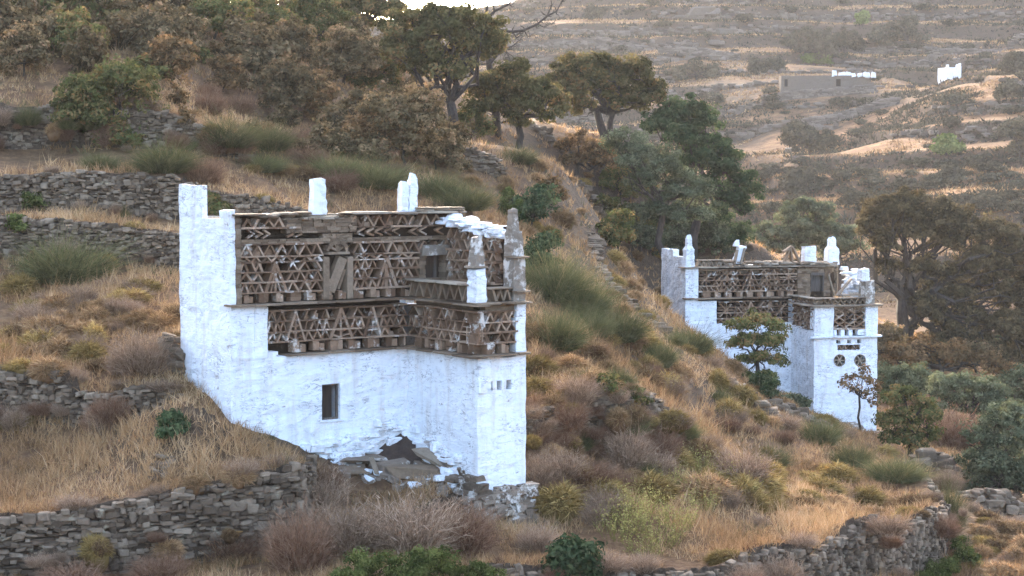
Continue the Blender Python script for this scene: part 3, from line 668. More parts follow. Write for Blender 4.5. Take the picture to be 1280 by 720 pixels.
# niche with fan and leaning slab
ni = MB()
block(ni, FA, X(403.5), X(411.5), v_up + .08, FV(322), -.28, .03, .03); block(ni, FA, X(433.5), X(441), v_up + .08, FV(322), -.28, .03, .03)
cu, cv0 = X(422), FV(315); r = X(434) - cu; rv = FV(303) - cv0
for k in range(9):
    a0, a1 = math.pi * k / 9, math.pi * (k + 1) / 9
    bar(ni, FA, cu + r * math.cos(a0), cv0 + rv * math.sin(a0), cu + r * math.cos(a1), cv0 + rv * math.sin(a1), .06, n1=.03)
for a in (.2, .38, .5, .62, .8): bar(ni, FA, cu, cv0, cu + .85 * r * math.cos(math.pi * a), cv0 + .85 * rv * math.sin(math.pi * a), .035)
shelf(ni, FA, X(409), X(436), FV(317), .05, n1=.06)
bar(ni, FA, X(413), FV(364), X(430), FV(322), .16, -.2, .0); bar(ni, FA, X(425), FV(363), X(433), FV(338), .05, -.24, -.05); bar(ni, FA, X(412), FV(350), X(419), FV(350), .04)
ni.build('arched_niche', M['slate'], PH)
# upper window under a big lintel
mb = MB(); block(mb, FA, X(527), X(559), wb1, FV(306, 540), -.3, .07, .08); mb.build('lintel', M['worn_stone'], PH)
uw = plain_box(FA, wa0, wa0 + (wa1 - wa0) * .62, wb0, wb1, -.3, -.22, 'shutter', 'shade_toned_timber', PH)
mb = MB(); bar(mb, FA, wa0 + (wa1 - wa0) * .68, wb0, wa0 + (wa1 - wa0) * .7, wb1, .05, -.3, -.14); mb.build('window_post', M['timber'], PH)
# lower lattice, facade and tower
lat = MB(); yl = [425, 412.5, 399.5, 386]; vl = [FV(y) for y in yl]
for v in vl: shelf(lat, FA, X(335, 410), -.02, v)
a0 = X(335, 410)
for k in range(3):
    for (p, q, n) in ((335, 358, 2), (381, 412, 3), (440, 455, 1), (476, 508, 3)): tri_row(lat, FA, X(p, 410), X(q, 410), vl[k], vl[k + 1], n if k != 1 else n + 1)
for (p, q, kd) in ((358, 381, 'fir'), (412, 440, 'fir'), (455, 476, 'bars')): big_tri(lat, FA, X(p, 410), X(q, 410), vl[0], vl[3], kd)
hole_row(lat, FA, X(358, 432), -.05, v_lo + .07, vl[0] - .03, .5)
lat.build('lattice', M['lattice'], PH)
lat = MB(); Y = lambda px, y=410: RE.u(px, y)
for v in vl: shelf(lat, RE, .06, dep, v)
for k in range(3):
    for (p, q, n) in ((511, 524, 1), (548, 572, 3)): tri_row(lat, RE, Y(p), Y(q), vl[k], vl[k + 1], n + (1 if k == 1 else 0))
big_tri(lat, RE, Y(524), Y(548), vl[0], vl[3], 'fir'); big_tri(lat, RE, Y(572), dep - .03, vl[0], vl[3], 'bars'); tri_row(lat, RE, Y(524), Y(536), vl[0], vl[3], 1)
hole_row(lat, RE, .1, dep - .1, v_lo + .07, vl[0] - .03, .45)
lat.build('lattice', M['lattice'], PH)
lat = MB(); Z = lambda px, y=410: TF.u(px, y)
for v in vl: shelf(lat, TF, .03, Z(647), v)
for k in range(3): tri_row(lat, TF, Z(608), Z(645), vl[k], vl[k + 1], 3 + (k == 2))
big_tri(lat, TF, .02, Z(608), vl[0], vl[3], 'bars'); hole_row(lat, TF, .06, Z(646), v_lo + .07, vl[0] - .03, .4)
lat.build('lattice', M['lattice'], PH)
rough_wall(TF, [Z(645.5), twid], [v_lo, v_up], lambda u, v: True, .3, name='corner_pier', mat='white_worn', parent=PH, seed=12)
rough_wall(FA, [u334 - .35, u334], [v_lo - .02, v_up - .03], lambda u, v: True, .3, name='corner_pier', mat='white', parent=PH, seed=13, n=.025)
# ledges
led = MB(); slabs(led, FA, u287 - .05, .02, v_up - .02, .06, -.3, .2); slabs(led, RE, -.2, dep + .18, v_up - .02, .06, -.3, .2); slabs(led, TF, -.1, twid + .12, v_up + .01, .06, -.3, .2)
led.build('ledge', M['slate'], PH)
led = MB(); slabs(led, FA, u358 - .05, .02, v_lo - .01, .07, -.3, .18); slabs(led, RE, -.15, dep + .16, v_lo - .01, .07, -.3, .18); slabs(led, TF, -.1, twid + .1, v_lo + .015, .07, -.3, .18)
led.build('ledge', M['slate'], PH)
# terrace parapet on the tower
PR = Panel(B1, (0, 0, 0), (0, -1, 0), (-1, 0, 0)); par = MB(); vp0, vp1 = v_up + .07, v_up + .50
tri_row(par, RE, .05, dep - .3, vp0, vp1 - .04, 8, .035); tri_row(par, TF, .35, twid - .45, vp0, vp1 - .14, 3, .035)
masonry(par, RE, 0, dep - .3, vp0, vp1 - .05, -.36, -.2, .1, .3); masonry(par, TF, .3, twid - .4, vp0, vp1 - .15, -.36, -.2, .1, .3)
par.build('parapet', M['slate'], PH)
led = MB(); slabs(led, RE, -.3, dep - .3, vp1 - .04, .06, -.36, .12); slabs(led, TF, .33, twid - .4, vp1 - .13, .06, -.36, .1); led.build('parapet_coping', M['coping'], PH)
plain_box(RE, .0, dep - .1, v_up - .25, v_up - .02, -twid + .05, -.3, 'terrace_floor', 'slate', PH)
# corner horn of the terrace: peeling white shaft with a grey stone spike
u0c = TF.u(578, 350) if False else 0.0
cpn = MB()
ch_v0, ch_v1, ch_v2, ch_v3 = v_up + .06, TF.v(590, 336), TF.v(590, 328), TF.v(588, 296)
cw = .30
finial(TF, -.06, -.06 + cw, ch_v0, ch_v1, -.38, .05, 'corner_pillar', 'white_worn', PH, seed=4)
mb = MB(); slabs(mb, TF, -.14, cw + .02, ch_v1, .06, -.42, .1); 
mb.build('pillar_cap', M['coping'], PH)
finial(TF, -.05, cw - .08, ch_v1 + .06, ch_v3, -.34, .02, 'corner_spike', 'worn_stone', PH, kind='taper', tip=.38, seed=8)
# right wing wall and its tall grey end pillar
RW = Panel(B1, (twid - .32, 0, 0), (0, -1, 0), (-1, 0, 0))
vw1 = RW.v(600, 290); 
rough_wall(RW, [-.05, dep - .75], [v_up - .1, FV(283)], lambda u, v: True, .3, cell=.2, name='wing_wall', mat='recess', parent=PH, seed=15, n=-.2)
lat = MB(); wy = [FV(283) - .12, 0, 0, 0, 0, v_up + .5]
lv = np.linspace(v_up + .45, FV(286) - .05, 6)
for k in range(5):
    shelf(lat, RW, .1, dep - .8, lv[k], .04, -.22, .0); tri_row(lat, RW, .15, dep - .8, lv[k], lv[k + 1], 7, .035)
lat.build('lattice', M['lattice'], PH)
vt = FV(277); wc = MB()
for k in range(90):
    u = rnd.uniform(0, dep - .65); t = u / dep
    stone(wc, RW.pt(u, vt - .42 * t + rnd.uniform(-.10, .14), rnd.uniform(-.4, .10)), RW.U, RW.Nn, (jit(.2), jit(.2), 1), rnd.uniform(.18, .42), rnd.uniform(.2, .35), rnd.uniform(.06, .13), .2)
wc.build('broken_coping', M['white_worn'], PH)
finial(TF, twid - .37, twid + .0, v_up - .02, TF.v(641, 322), -.46, .02, 'end_pillar', 'worn_stone', PH, seed=21)
finial(TF, twid - .38, twid - .03, TF.v(641, 323), TF.v(641, 288), -.42, -.02, 'end_spike', 'worn_stone', PH, kind='taper', tip=.2, seed=22)
finial(TF, twid - .35, twid - .12, TF.v(641, 290), TF.v(641, 262), -.34, -.1, 'spike_tip', 'worn_stone', PH, kind='taper', tip=.3, seed=23)
mb = MB(); slabs(mb, TF, twid - .4, twid + .08, TF.v(641, 323), .05, -.5, .1); mb.build('pillar_cap', M['slate'], PH); mb = MB(); slabs(mb, TF, twid - .4, twid + .12, v_up + .28, .05, -.5, .12); mb.build('pillar_cap', M['slate'], PH)
# roof and copings
plain_box(FA, uL + .3, uR + .25, v_top - .28, v_top - .1, -sdep + .3, -.30, 'roof', 'coping', PH)
co = MB(); slabs(co, FA, X(289, 265), X(340, 265), FV(269), .06, -.6, .16, 1); slabs(co, FA, X(318, 265), X(348, 265), FV(271), .05, -.5, .08)
slabs(co, FA, X(437, 265), uR + .32, FV(268.5), .07, -.7, .2, 1); slabs(co, FA, X(520, 265), uR + .3, FV(265), .05, -.7, .16, 2)
for k in range(46):
    u = rnd.uniform(X(342, 270), X(440, 270)); stone(co, FA.pt(u, FV(271) + rnd.uniform(-.05, .10), rnd.uniform(-.7, .05)), FA.U, FA.Nn, (jit(.15), jit(.1), 1), rnd.uniform(.2, .6), rnd.uniform(.2, .4), rnd.uniform(.04, .09), .15)
co.build('coping', M['coping'], PH)
finial(FA, X(394.5, 250), X(411, 250), FV(276), FV(224), -.36, -.1, 'roof_horn', 'white', PH, seed=31)
finial(FA, X(505, 240), X(514, 240), FV(270), FV(228, 506), -.32, -.1, 'roof_horn', 'white', PH, seed=32)
finial(FA, X(514, 240), X(524.5, 240), FV(270), FV(218, 518), -.34, -.1, 'roof_horn', 'white', PH, kind='shard', lean=.05, seed=33)
# exposed foundation stones and rubble courses below the peeling plaster
plain_box(TF, .06, twid - .06, base_v, TF.v(625, 618), -1.2, -.07, 'footing', 'slate', PH)
plain_box(RE, .2, dep - .08, base_v, RE.v(590, 600), -.35, -.09, 'footing', 'slate', PH)
fs = MB()
for k in range(120):
    u = rnd.uniform(-.05, twid + .12); v = rnd.uniform(TF.v(620, 668), TF.v(620, 612)); stone(fs, TF.pt(u, v, rnd.uniform(-.12, .04) + .12 * max(0, TF.v(620, 640) - v)), TF.U, TF.Nn, (jit(.15), 0, 1), rnd.uniform(.2, .5), .35, rnd.uniform(.1, .24), .16, SQ_V, SQ_F)
for k in range(90):
    u = rnd.uniform(.8, dep + .05); v = RE.v(590, 640) + rnd.uniform(0, .9) + max(0, dep - .5 - u) * .25; stone(fs, RE.pt(u, v, rnd.uniform(-.14, .03)), RE.U, RE.Nn, (jit(.15), 0, 1), rnd.uniform(.2, .5), .3, rnd.uniform(.08, .22), .16, SQ_V, SQ_F)
fs.build('foundation_stones', M['footing'], PH)
fs = MB()
for k in range(150):
    px = rnd.uniform(385, 575); lim = np.interp(px, [385, 430, 470, 510, 545, 575], [560, 556, 536, 540, 562, 580])
    P_ = FA if px < 510 else RE; u, v = P_.uv(px, lim + rnd.uniform(-8, 30)); stone(fs, P_.pt(u, v, rnd.uniform(-.11, .0)), P_.U, P_.Nn, (jit(.1), 0, 1), rnd.uniform(.2, .55), .3, rnd.uniform(.08, .24), .15)
fs.build('exposed_stones', M['white_worn'], PH)
# ---- the second pigeon house, farther down the slope
BT = 0.72
TH2 = math.radians(14.0)
C2 = at(988, 522, 82.0); B2 = Frame(C2, TH2)
P2 = empty('pigeon_house', C2, TH2)
tag(P2, 'smaller whitewashed pigeon house farther off with pierced rosettes, partly behind two small trees', 'pigeon house')
FA = Panel(B2, (0, 0, 0), (1, 0, 0), (0, -1, 0)); RE = Panel(B2, (0, 0, 0), (0, -1, 0), (-1, 0, 0)); TF = Panel(B2, (0, -2.7, 0), (1, 0, 0), (0, -1, 0))
dep = RE.u(1018, 420); TF.o[1] = -dep; twid = TF.u(1096.5, 440)
X = lambda px, y=350: FA.u(px, y); Y = lambda px, y=400: RE.u(px, y); Z = lambda px, y=400: TF.u(px, y)
FV = lambda y, x=930: FA.v(x, y)
uL = X(857); base = -3.2; vtop = FV(335); vhole = FV(372); vlt = FV(375.5); vlb = FV(404); uR = X(1046)
LS = Panel(B2, (uL, 0, 0), (0, 1, 0), (-1, 0, 0)); sdep = LS.u(826.5, 400)
rough_wall(FA, [uL, X(873), X(896), 0.1], [base, vlb, vlt, vtop + .05], lambda u, v: v < vlb or (u < X(896) and v < vlt) or (u < X(873)), .4, mat='white_rough', parent=P2, seed=41, cell=.16, amp=.04)
rough_wall(LS, [.03, LS.u(836, 330), LS.u(841, 330), sdep], [base, LS.v(835, 319), LS.v(832, 311)], lambda u, v: v < LS.v(835, 319) or u > LS.u(841, 330), .3, mat='white_rough', parent=P2, seed=42, cell=.16, name='side_wall', amp=.04)
rough_wall(RE, [-.1, dep], [base, FV(408)], lambda u, v: True, .35, mat='white_rough', parent=P2, seed=43, cell=.16, name='tower_wall', amp=.04)
tz = TF.v
h3 = [(TF.u(x - 2.6, 427), TF.u(x + 2.6, 427)) for x in (1048, 1061.5, 1074)]
hv = (tz(1060, 429.5), tz(1060, 424.8)); th = (TF.u(1047, 434), TF.u(1075, 434)); tv = (tz(1060, 437.5), tz(1060, 431))
ros = [(TF.u(x, 450), tz(x, 450.5), .27) for x in (1049.5, 1075)]
def keep_t(u, v):
    if hv[0] < v < hv[1] and any(a < u < b_ for a, b_ in h3): return False
    if tv[0] < v < tv[1] and th[0] < u < th[1]: return False
    return not any((u - a) ** 2 + (v - b_) ** 2 < r * r for a, b_, r in ros)
vsill = tz(1060, 422)
rough_wall(TF, [0, twid] + [k for q in h3 for k in q] + list(th), [base, *hv, *tv, vsill], keep_t, .3, mat='white', parent=P2, seed=44, cell=.075, name='tower_wall', amp=.03)
plain_box(TF, .3, twid - .3, base + 2, vsill, -.6, -.34, 'opening_shade', 'dark', P2)  # near-black backing painted as shade behind the rosettes and holes
vt1, vt0 = tz(1060, 384), tz(1060, 413)
lv2 = tz(1060, 383)
rough_wall(TF, [0, Z(1042)], [vsill, lv2], lambda u, v: True, .5, mat='white_rough', parent=P2, seed=45, cell=.14, name='corner_pier')
rough_wall(TF, [Z(1082), twid], [vsill, lv2], lambda u, v: True, .5, mat='white_rough', parent=P2, seed=46, cell=.14, name='corner_pier')
RS = Panel(B2, (twid, -dep, 0), (0, 1, 0), (1, 0, 0)); rough_wall(RS, [0, dep + sdep - .2], [base, lv2], lambda u, v: True, .3, cell=.3, mat='white_rough', parent=P2, seed=47, name='side_wall')
BK = Panel(B2, (twid, sdep, 0), (-1, 0, 0), (0, 1, 0)); rough_wall(BK, [.02, twid - uL], [base, vtop], lambda u, v: True, .3, cell=.4, mat='white_rough', parent=P2, seed=48, name='back_wall')
rec = MB(); wa0, wa1, wb0, wb1 = X(1014.5), X(1029), FV(366), FV(345)
recess(FA, X(872), wa0, vlt, vtop); recess(FA, wa0, wa1, wb1, vtop); recess(FA, wa0, wa1, vlt, wb0); recess(FA, wa1, uR, vlt, vtop)
recess(FA, X(895), -.02, vlb - .1, vlt); recess(RE, -.1, dep - .2, FV(409), vlt + .1); recess(TF, .4, twid - .3, vt0 - .15, lv2, -.3)
rec.build('recess_wall', M['recess'], P2)
lat = MB(); vr = [FV(y) for y in (364, 357, 350, 343, 337)]
for v in vr: shelf(lat, FA, X(873.5), X(996), v, .045)
for k in range(4):
    for p, q, n in ((892, 926, 5), (952, 976, 4)): tri_row(lat, FA, X(p), X(q), vr[k], vr[k + 1], n, .04)
star(lat, FA, X(874), X(892), vr[1], vr[4], 4, .045); star(lat, FA, X(976), X(996), vr[1], vr[4], 4, .045)
big_tri(lat, FA, X(927), X(951), vr[0], vr[4], 'post', .05); tri_row(lat, FA, X(874), X(892), vr[0], vr[1], 3, .04); tri_row(lat, FA, X(976), X(996), vr[0], vr[1], 3, .04)
hole_row(lat, FA, X(874), X(996), vhole + .03, vr[0] - .03, .5)
lat.build('lattice', M['lattice'], P2)
mas = MB(); masonry(mas, FA, X(997), wa0 - .04, vhole, FV(343), -.28, .0, .1, .3); mas.build('masonry', M['slate'], P2); mas = MB()
masonry(mas, FA, wa1 + .02, X(1038), vhole, FV(343), -.28, 0, .1, .25); masonry(mas, FA, X(997), X(1040), FV(342.5), vtop, -.28, .0, .09, .35)
mas.build('masonry', M['slate'], P2)
wm = MB(); bar(wm, FA, wa0 - .04, wb1 + .05, wa1 + .06, wb1 + .05, .1, -.25, .04); bar(wm, FA, wa0, wb0, wa0, wb1, .07, -.25, .02); bar(wm, FA, wa1, wb0, wa1, wb1, .07, -.25, .02)
wo = wm.build('window', M['timber'], P2); plain_box(FA, wa0 + .03, wa1 - .03, wb0, wb1, -.3, -.2, 'shutter', 'timber', wo)
lat = MB(); vl = [FV(y) for y in (398, 391, 384, 377)]
for v in vl: shelf(lat, FA, X(898), -.03, v, .04)
for k in range(3): tri_row(lat, FA, X(919), X(967), vl[k], vl[k + 1], 6, .04)
star(lat, FA, X(898), X(918), vl[0], vl[3], 4, .05); star(lat, FA, X(968), X(986), vl[0], vl[3], 4, .05); tri_row(lat, FA, X(898), X(986), FV(404), vl[0] - .02, 10, .045)
big_tri(lat, FA, X(934), X(944), FV(391), vl[3], 'post')
for k in range(4): tri_row(lat, RE, .1, dep - .15, FV(408) + k * .3, FV(408) + k * .3 + .28, 5, .04)
for k in range(5): shelf(lat, RE, .1, dep - .15, FV(408) + k * .3, .04)
lat.build('lattice', M['lattice'], P2)
lat = MB(); n = 3
for i in range(3):
    for j in range(3):
        a, b_ = Z(1043) + (Z(1081) - Z(1043)) * i / 3, vt0 + .12 + (vt1 - vt0 - .12) * j / 3; w, h = (Z(1081) - Z(1043)) / 3, (vt1 - vt0 - .12) / 3
        bar(lat, TF, a, b_, a + w, b_ + h, .045); bar(lat, TF, a, b_ + h, a + w, b_, .045)
for i in (1, 2): bar(lat, TF, Z(1043) + (Z(1081) - Z(1043)) * i / 3, vt0 + .12, Z(1043) + (Z(1081) - Z(1043)) * i / 3, vt1, .035)
shelf(lat, TF, Z(1042.5), Z(1081.5), vt0 + .07, .06)
lat.build('lattice', M['lattice'], P2)
blk = MB()
for a, b_ in ((1042.5, 1046), (1051.5, 1056), (1061, 1066), (1072, 1081)): block(blk, TF, Z(a), Z(b_), vsill + .1, vt0 + .03, -.3, .0)
blk.build('pier_blocks', M['white_worn'], P2)
tr = MB(); tri_row(tr, TF, th[0], th[1], tv[0], tv[1], 5, .035)
tr.build('triangle_frieze', M['lattice'], P2)
for a, b_, r in ros:
    ro = MB(); star(ro, TF, a - r, a + r, b_ - r, b_ + r, 3, .045, -.15)
    for k in range(16):
        t0, t1 = 2 * math.pi * k / 16, 2 * math.pi * (k + 1) / 16; bar(ro, TF, a + r * math.cos(t0), b_ + r * math.sin(t0), a + r * math.cos(t1), b_ + r * math.sin(t1), .03, -.15, .02, 0)
    ro.build('rosette', M['coping'], P2)
led = MB(); slabs(led, FA, uL - .05, .02, vhole - .05, .08, -.3, .2); led.build('ledge', M['slate'], P2)
led = MB(); slabs(led, RE, -.1, dep + .2, lv2, .08, -.3, .2); slabs(led, TF, -.15, twid + .18, lv2, .09, -.3, .2); led.build('ledge', M['coping'], P2)
led = MB(); slabs(led, TF, -.15, twid + .2, vsill, .09, -.3, .2); led.build('ledge', M['white_worn'], P2)
co = MB(); slabs(co, FA, X(858) - .2, X(1046), vtop + .02, .07, -.6, .22); slabs(co, FA, X(873), X(918), FV(325.5), .05, -.4, .1); co.build('coping', M['coping'], P2)
par = MB(); tri_row(par, FA, X(872), X(906), vtop + .1, FV(326), 7, .04); tri_row(par, FA, X(945), X(976), vtop + .1, FV(327), 6, .04)
for k in range(110):
    u = rnd.uniform(X(905), X(1044)); t = rnd.random(); stone(par, FA.pt(u, vtop + .12 + t * (.16 if u < X(990) else .1), rnd.uniform(-.6, .0)), FA.U, FA.Nn, (jit(.15), jit(.1), 1), rnd.uniform(.2, .55), .35, rnd.uniform(.05, .12), .15)
par.build('parapet', M['coping'], P2)
pp = MB(); tri_row(pp, RE, .05, dep - .05, lv2 + .1, lv2 + .32, 8, .04); tri_row(pp, TF, .05, Z(1082), lv2 + .1, lv2 + .34, 9, .04); masonry(pp, RE, 0, dep, lv2 + .1, lv2 + .3, -.36, -.24, .1, .3); masonry(pp, TF, 0, Z(1086), lv2 + .1, lv2 + .33, -.36, -.24, .1, .3)
pp.build('terrace_parapet', M['slate'], P2)
led = MB(); slabs(led, RE, -.25, dep + .1, lv2 + .33, .06, -.35, .1); slabs(led, TF, 0, Z(1083), lv2 + .36, .06, -.35, .1); led.build('parapet_coping', M['coping'], P2)
plain_box(RE, .0, dep - .1, lv2 - .3, lv2 + .0, -twid + .05, -.32, 'terrace_floor', 'slate', P2)
plain_box(FA, uL + .3, uR, vtop - .25, vtop - .05, -sdep + .2, -.32, 'roof', 'coping', P2)
finial(FA, X(857.5), X(868), vtop + .05, FV(294), -.5, .0, 'roof_horn', 'white_rough', P2, kind='spire', tip=.38, seed=51)
finial(FA, X(919), X(928), vtop + .2, FV(308), -.5, -.1, 'roof_horn', 'white', P2, lean=.25, seed=52)
finial(FA, X(919.5), X(926), FV(308), FV(301), -.45, -.15, 'horn_tip', 'white', P2, kind='taper', tip=.4, lean=.05, seed=56)
mb = MB(); bar(mb, FA, X(926), vtop + .2, X(931.5), FV(310), .09, -.3, .0); bar(mb, FA, X(918), vtop + .15, X(922), FV(312), .08, -.2, .05); mb.build('leaning_slab', M['coping'], P2)
finial(FA, X(1007), X(1021.5), vtop + .2, FV(309), -.6, -.1, 'roof_horn', 'white', P2, seed=53)
finial(FA, X(1036), X(1049), vtop + .1, FV(297), -.6, .0, 'roof_horn', 'white', P2, kind='spire', tip=.42, seed=54)
mb = MB()
for a, b_, c_, d_ in ((978, 334, 988, 309), (988, 309, 990.5, 334), (990, 308, 1002, 332), (979, 316, 990, 309)): bar(mb, FA, X(a), FV(b_), X(c_), FV(d_), .09, -.2, .05)
mb.build('gable_slabs', M['slate'], P2)
# ruined right wing of the terrace
RW = Panel(B2, (twid - .35, 0, 0), (0, -1, 0), (-1, 0, 0)); rw = MB()
for k in range(80):
    u = rnd.uniform(-.1, dep - .5); top = np.interp(u, [0, .5, dep * .6, dep - .4], [vtop + .1, vtop - .05, vtop - .6, vtop - .9]); v = rnd.uniform(lv2 + .1, top)
    stone(rw, RW.pt(u, v, rnd.uniform(-.3, .1)), RW.U, RW.Nn, (jit(.4), jit(.2), 1), rnd.uniform(.2, .5), .3, rnd.uniform(.08, .18), .2)
rw.build('wing_rubble', M['white_worn'], P2)
mb = MB(); bar(mb, FA, X(1035), FV(345), X(1043), FV(372), .09, -.1, .1); mb.build('fallen_slab', M['coping'], P2); mb = MB(); bar(mb, TF, Z(1058), lv2 + .4, Z(1076), lv2 + 1.2, .08, -1.2, -1.0); mb.build('fallen_slab', M['coping'], P2); mb = MB(); bar(mb, TF, Z(1058), lv2 + .45, Z(1084), lv2 + .5, .08, -.8, -.5); mb.build('fallen_slab', M['coping'], P2)
finial(TF, Z(1082), Z(1094), lv2 + .05, tz(1088, 351), -.8, -.05, 'end_pillar', 'worn_stone', P2, seed=61)
finial(TF, Z(1079), Z(1089), tz(1086, 352), tz(1086, 336), -.75, -.2, 'pillar_top', 'white_worn', P2, seed=62)
fs = MB()
for k in range(60):
    px = rnd.uniform(985, 1100); P_ = RE if px < 1018 else TF; lim = np.interp(px, [985, 1018, 1060, 1098], [512, 522, 535, 547])
    u, v = P_.uv(px, lim + rnd.uniform(-6, 4)); stone(fs, P_.pt(u, v, rnd.uniform(0, .3)), P_.U, P_.Nn, (0, 0, 1), rnd.uniform(.3, .7), .5, rnd.uniform(.1, .25), .15)
fs.build('foundation_stones', M['worn_stone'], P2)

# ---- far buildings across the valley
h = at(1034, 112, 310.0); g = gz(h[0], 310)
RU = empty('ruined_house', (h[0], 310, g), math.radians(-4)); tag(RU, 'long low roofless stone house on a far terrace with white blocks on its parapet', 'house')
class W0:   # simple frame for far things
    pass
BR = Frame((h[0], 310, g), math.radians(-4)); P_ = Panel(BR, (0, 0, 0), (1, 0, 0), (0, -1, 0))
s_ = 310 / F
def fw(px): return (px - 1034) * s_
rough_wall(P_, [fw(977), fw(981), fw(985.5), fw(1045), fw(1051), fw(1064)], [-3, .9, 2.2, 2.8], lambda u, v: not (.9 < v < 2.2 and (fw(981) < u < fw(985.5) or fw(1045) < u < fw(1051))), .6, cell=.5, amp=.08, name='front_wall', mat='far_stone', parent=RU, seed=71)
rough_wall(Panel(BR, (fw(977), 0, 0), (0, 1, 0), (-1, 0, 0)), [.02, 5], [-3, 2.8], lambda u, v: True, .6, cell=.5, amp=.08, name='side_wall', mat='far_stone', parent=RU, seed=72)
rough_wall(Panel(BR, (fw(1092), 5, 0), (-1, 0, 0), (0, 1, 0)), [0.02, fw(1092) - fw(977)], [-3, 2.75], lambda u, v: True, .6, cell=.6, amp=.08, name='back_wall', mat='far_stone', parent=RU, seed=73)
rough_wall(Panel(BR, (0, .4, 0), (1, 0, 0), (0, -1, 0)), [fw(1064.1), fw(1078), fw(1092)], [-3, 1.6, 2.7], lambda u, v: v < 1.6 or u < fw(1078), .6, cell=.5, amp=.08, name='front_wall', mat='far_stone', parent=RU, seed=74)
plain_box(P_, fw(979), fw(1052), -.5, 2.5, -1.2, -.75, 'shade_panel', 'dark', RU)  # near-black panel added as shade behind the doorways of the open house
plain_box(P_, fw(978), fw(1063), 2.5, 2.65, -5, -.7, 'roof_slabs', 'far_stone', RU)
for k in range(9):
    t = k / 8; mb = MB(); u = fw(1044) + (fw(1091) - fw(1044)) * t; u += jit(.35); block(mb, P_, u - rnd.uniform(.3, .55), u + rnd.uniform(.3, .55), 2.7 - .25 * t, 3.2 - .3 * t + rnd.uniform(0, .5), -1.0, -.1, .2); mb.build('white_block', M['white_worn'], RU)
h = at(1189, 108, 318.0); g = gz(h[0], 318)
FD = empty('pigeon_house', (h[0], 318, g), math.radians(10)); tag(FD, 'tiny white pigeon house with horned roof far across the valley at upper right', 'pigeon house')
BR = Frame((h[0], 318, g), math.radians(10)); P_ = Panel(BR, (0, 0, 0), (1, 0, 0), (0, -1, 0)); s_ = 318 / F
zt = at(1189, 84, 318)[2] - g
rough_wall(P_, [-6 * s_, -2 * s_, 8 * s_, 13 * s_], [-5, zt], lambda u, v: True, .4, cell=.5, amp=.05, name='front_wall', mat='white', parent=FD, seed=75)
rough_wall(Panel(BR, (-6 * s_, 0, 0), (0, 1, 0), (-1, 0, 0)), [.02, 4], [-5, zt], lambda u, v: True, .4, cell=.5, amp=.05, name='side_wall', mat='white', parent=FD, seed=76)
rough_wall(Panel(BR, (13 * s_, 4, 0), (-1, 0, 0), (0, 1, 0)), [.02, 19 * s_], [-5, zt], lambda u, v: True, .4, cell=.5, amp=.05, name='back_wall', mat='white', parent=FD, seed=77)
rough_wall(Panel(BR, (13 * s_, 0, 0), (0, 1, 0), (1, 0, 0)), [.02, 4], [-5, zt], lambda u, v: True, .4, cell=.5, amp=.05, name='side_wall', mat='white', parent=FD, seed=78)
plain_box(P_, -5.5 * s_, 12.5 * s_, zt - .4, zt - .1, -3.9, -.41, 'roof', 'white', FD)
for (a, b_, hh) in ((-6, -3, .5), (7, 9.5, .55), (10, 13, .75)): finial(P_, a * s_, b_ * s_, zt - .05, zt + hh, -.6, 0, 'roof_horn', 'white', FD, kind='taper', tip=.25)
# ------------------------------------------------------------------ plants
def unit_rand(n):
    v = NP.normal(size=(n, 3)); return v / np.linalg.norm(v, axis=1, keepdims=True)
def leaves(C_, Nn_, size, tone, aspect=.55, droop=.0):
    """rhombic leaves at C_ facing about Nn_"""
    n = len(C_); r = unit_rand(n); Nn_ = Nn_ + .9 * r; Nn_ /= np.linalg.norm(Nn_, axis=1, keepdims=True)
    a = np.cross(Nn_, unit_rand(n)); a /= np.linalg.norm(a, axis=1, keepdims=True) + 1e-9
    b_ = np.cross(Nn_, a); s = size * NP.uniform(.6, 1.35, (n, 1)); a = a * s; b_ = b_ * s * aspect
    V = np.stack([C_ - a, C_ + b_ + .15 * Nn_ * s, C_ + a, C_ - b_ + .15 * Nn_ * s], 1).reshape(-1, 3)
    return V, np.arange(4 * n).reshape(n, 4), np.repeat(tone, 4)
def crown_points(blobs, dens, cl=.34):
    """leaf positions in clumps through the shells of uneven blobs; blobs: (centre, radius)"""
    P_, Nr, T = [], [], []
    for c, r in blobs:
        nc_ = max(8, int(3.6 * (r / cl) ** 2)); d = unit_rand(nc_); d[:, 2] = np.where(d[:, 2] < -.6, -d[:, 2] * .6, d[:, 2])
        rr = r * NP.uniform(.35, 1.08, (nc_, 1)) * (1 + .18 * NP.normal(size=(nc_, 1)) * .7)
        cc = c + d * rr * np.array([1, 1, .82]); ct = NP.uniform(-.36, .36, nc_)
        k = max(5, int(dens * cl * cl)); kk = NP.integers(int(k * .5), int(k * 1.6) + 1, nc_)
        idx = np.repeat(np.arange(nc_), kk); m_ = len(idx)
        q = unit_rand(m_) * (NP.uniform(0, 1, (m_, 1)) ** .45) * cl * np.array([1.1, 1.1, .7]) * NP.uniform(.6, 1.3, nc_)[idx][:, None]
        P_.append(cc[idx] + q); Nr.append(d[idx] * .5 + q / cl + np.array([0, 0, .45])); T.append(.5 + ct[idx] + NP.uniform(-.27, .27, m_))
    return np.concatenate(P_), np.concatenate(Nr), np.clip(np.concatenate(T), 0, 1)
def crown_mesh(name, blobs, dens, size, mat, cl=.34, aspect=.55):
    P_, Nr, T = crown_points(blobs, dens, cl); V, Fc, t = leaves(P_, Nr, size, T, aspect); return np_mesh(name, V, [Fc], M[mat], t)
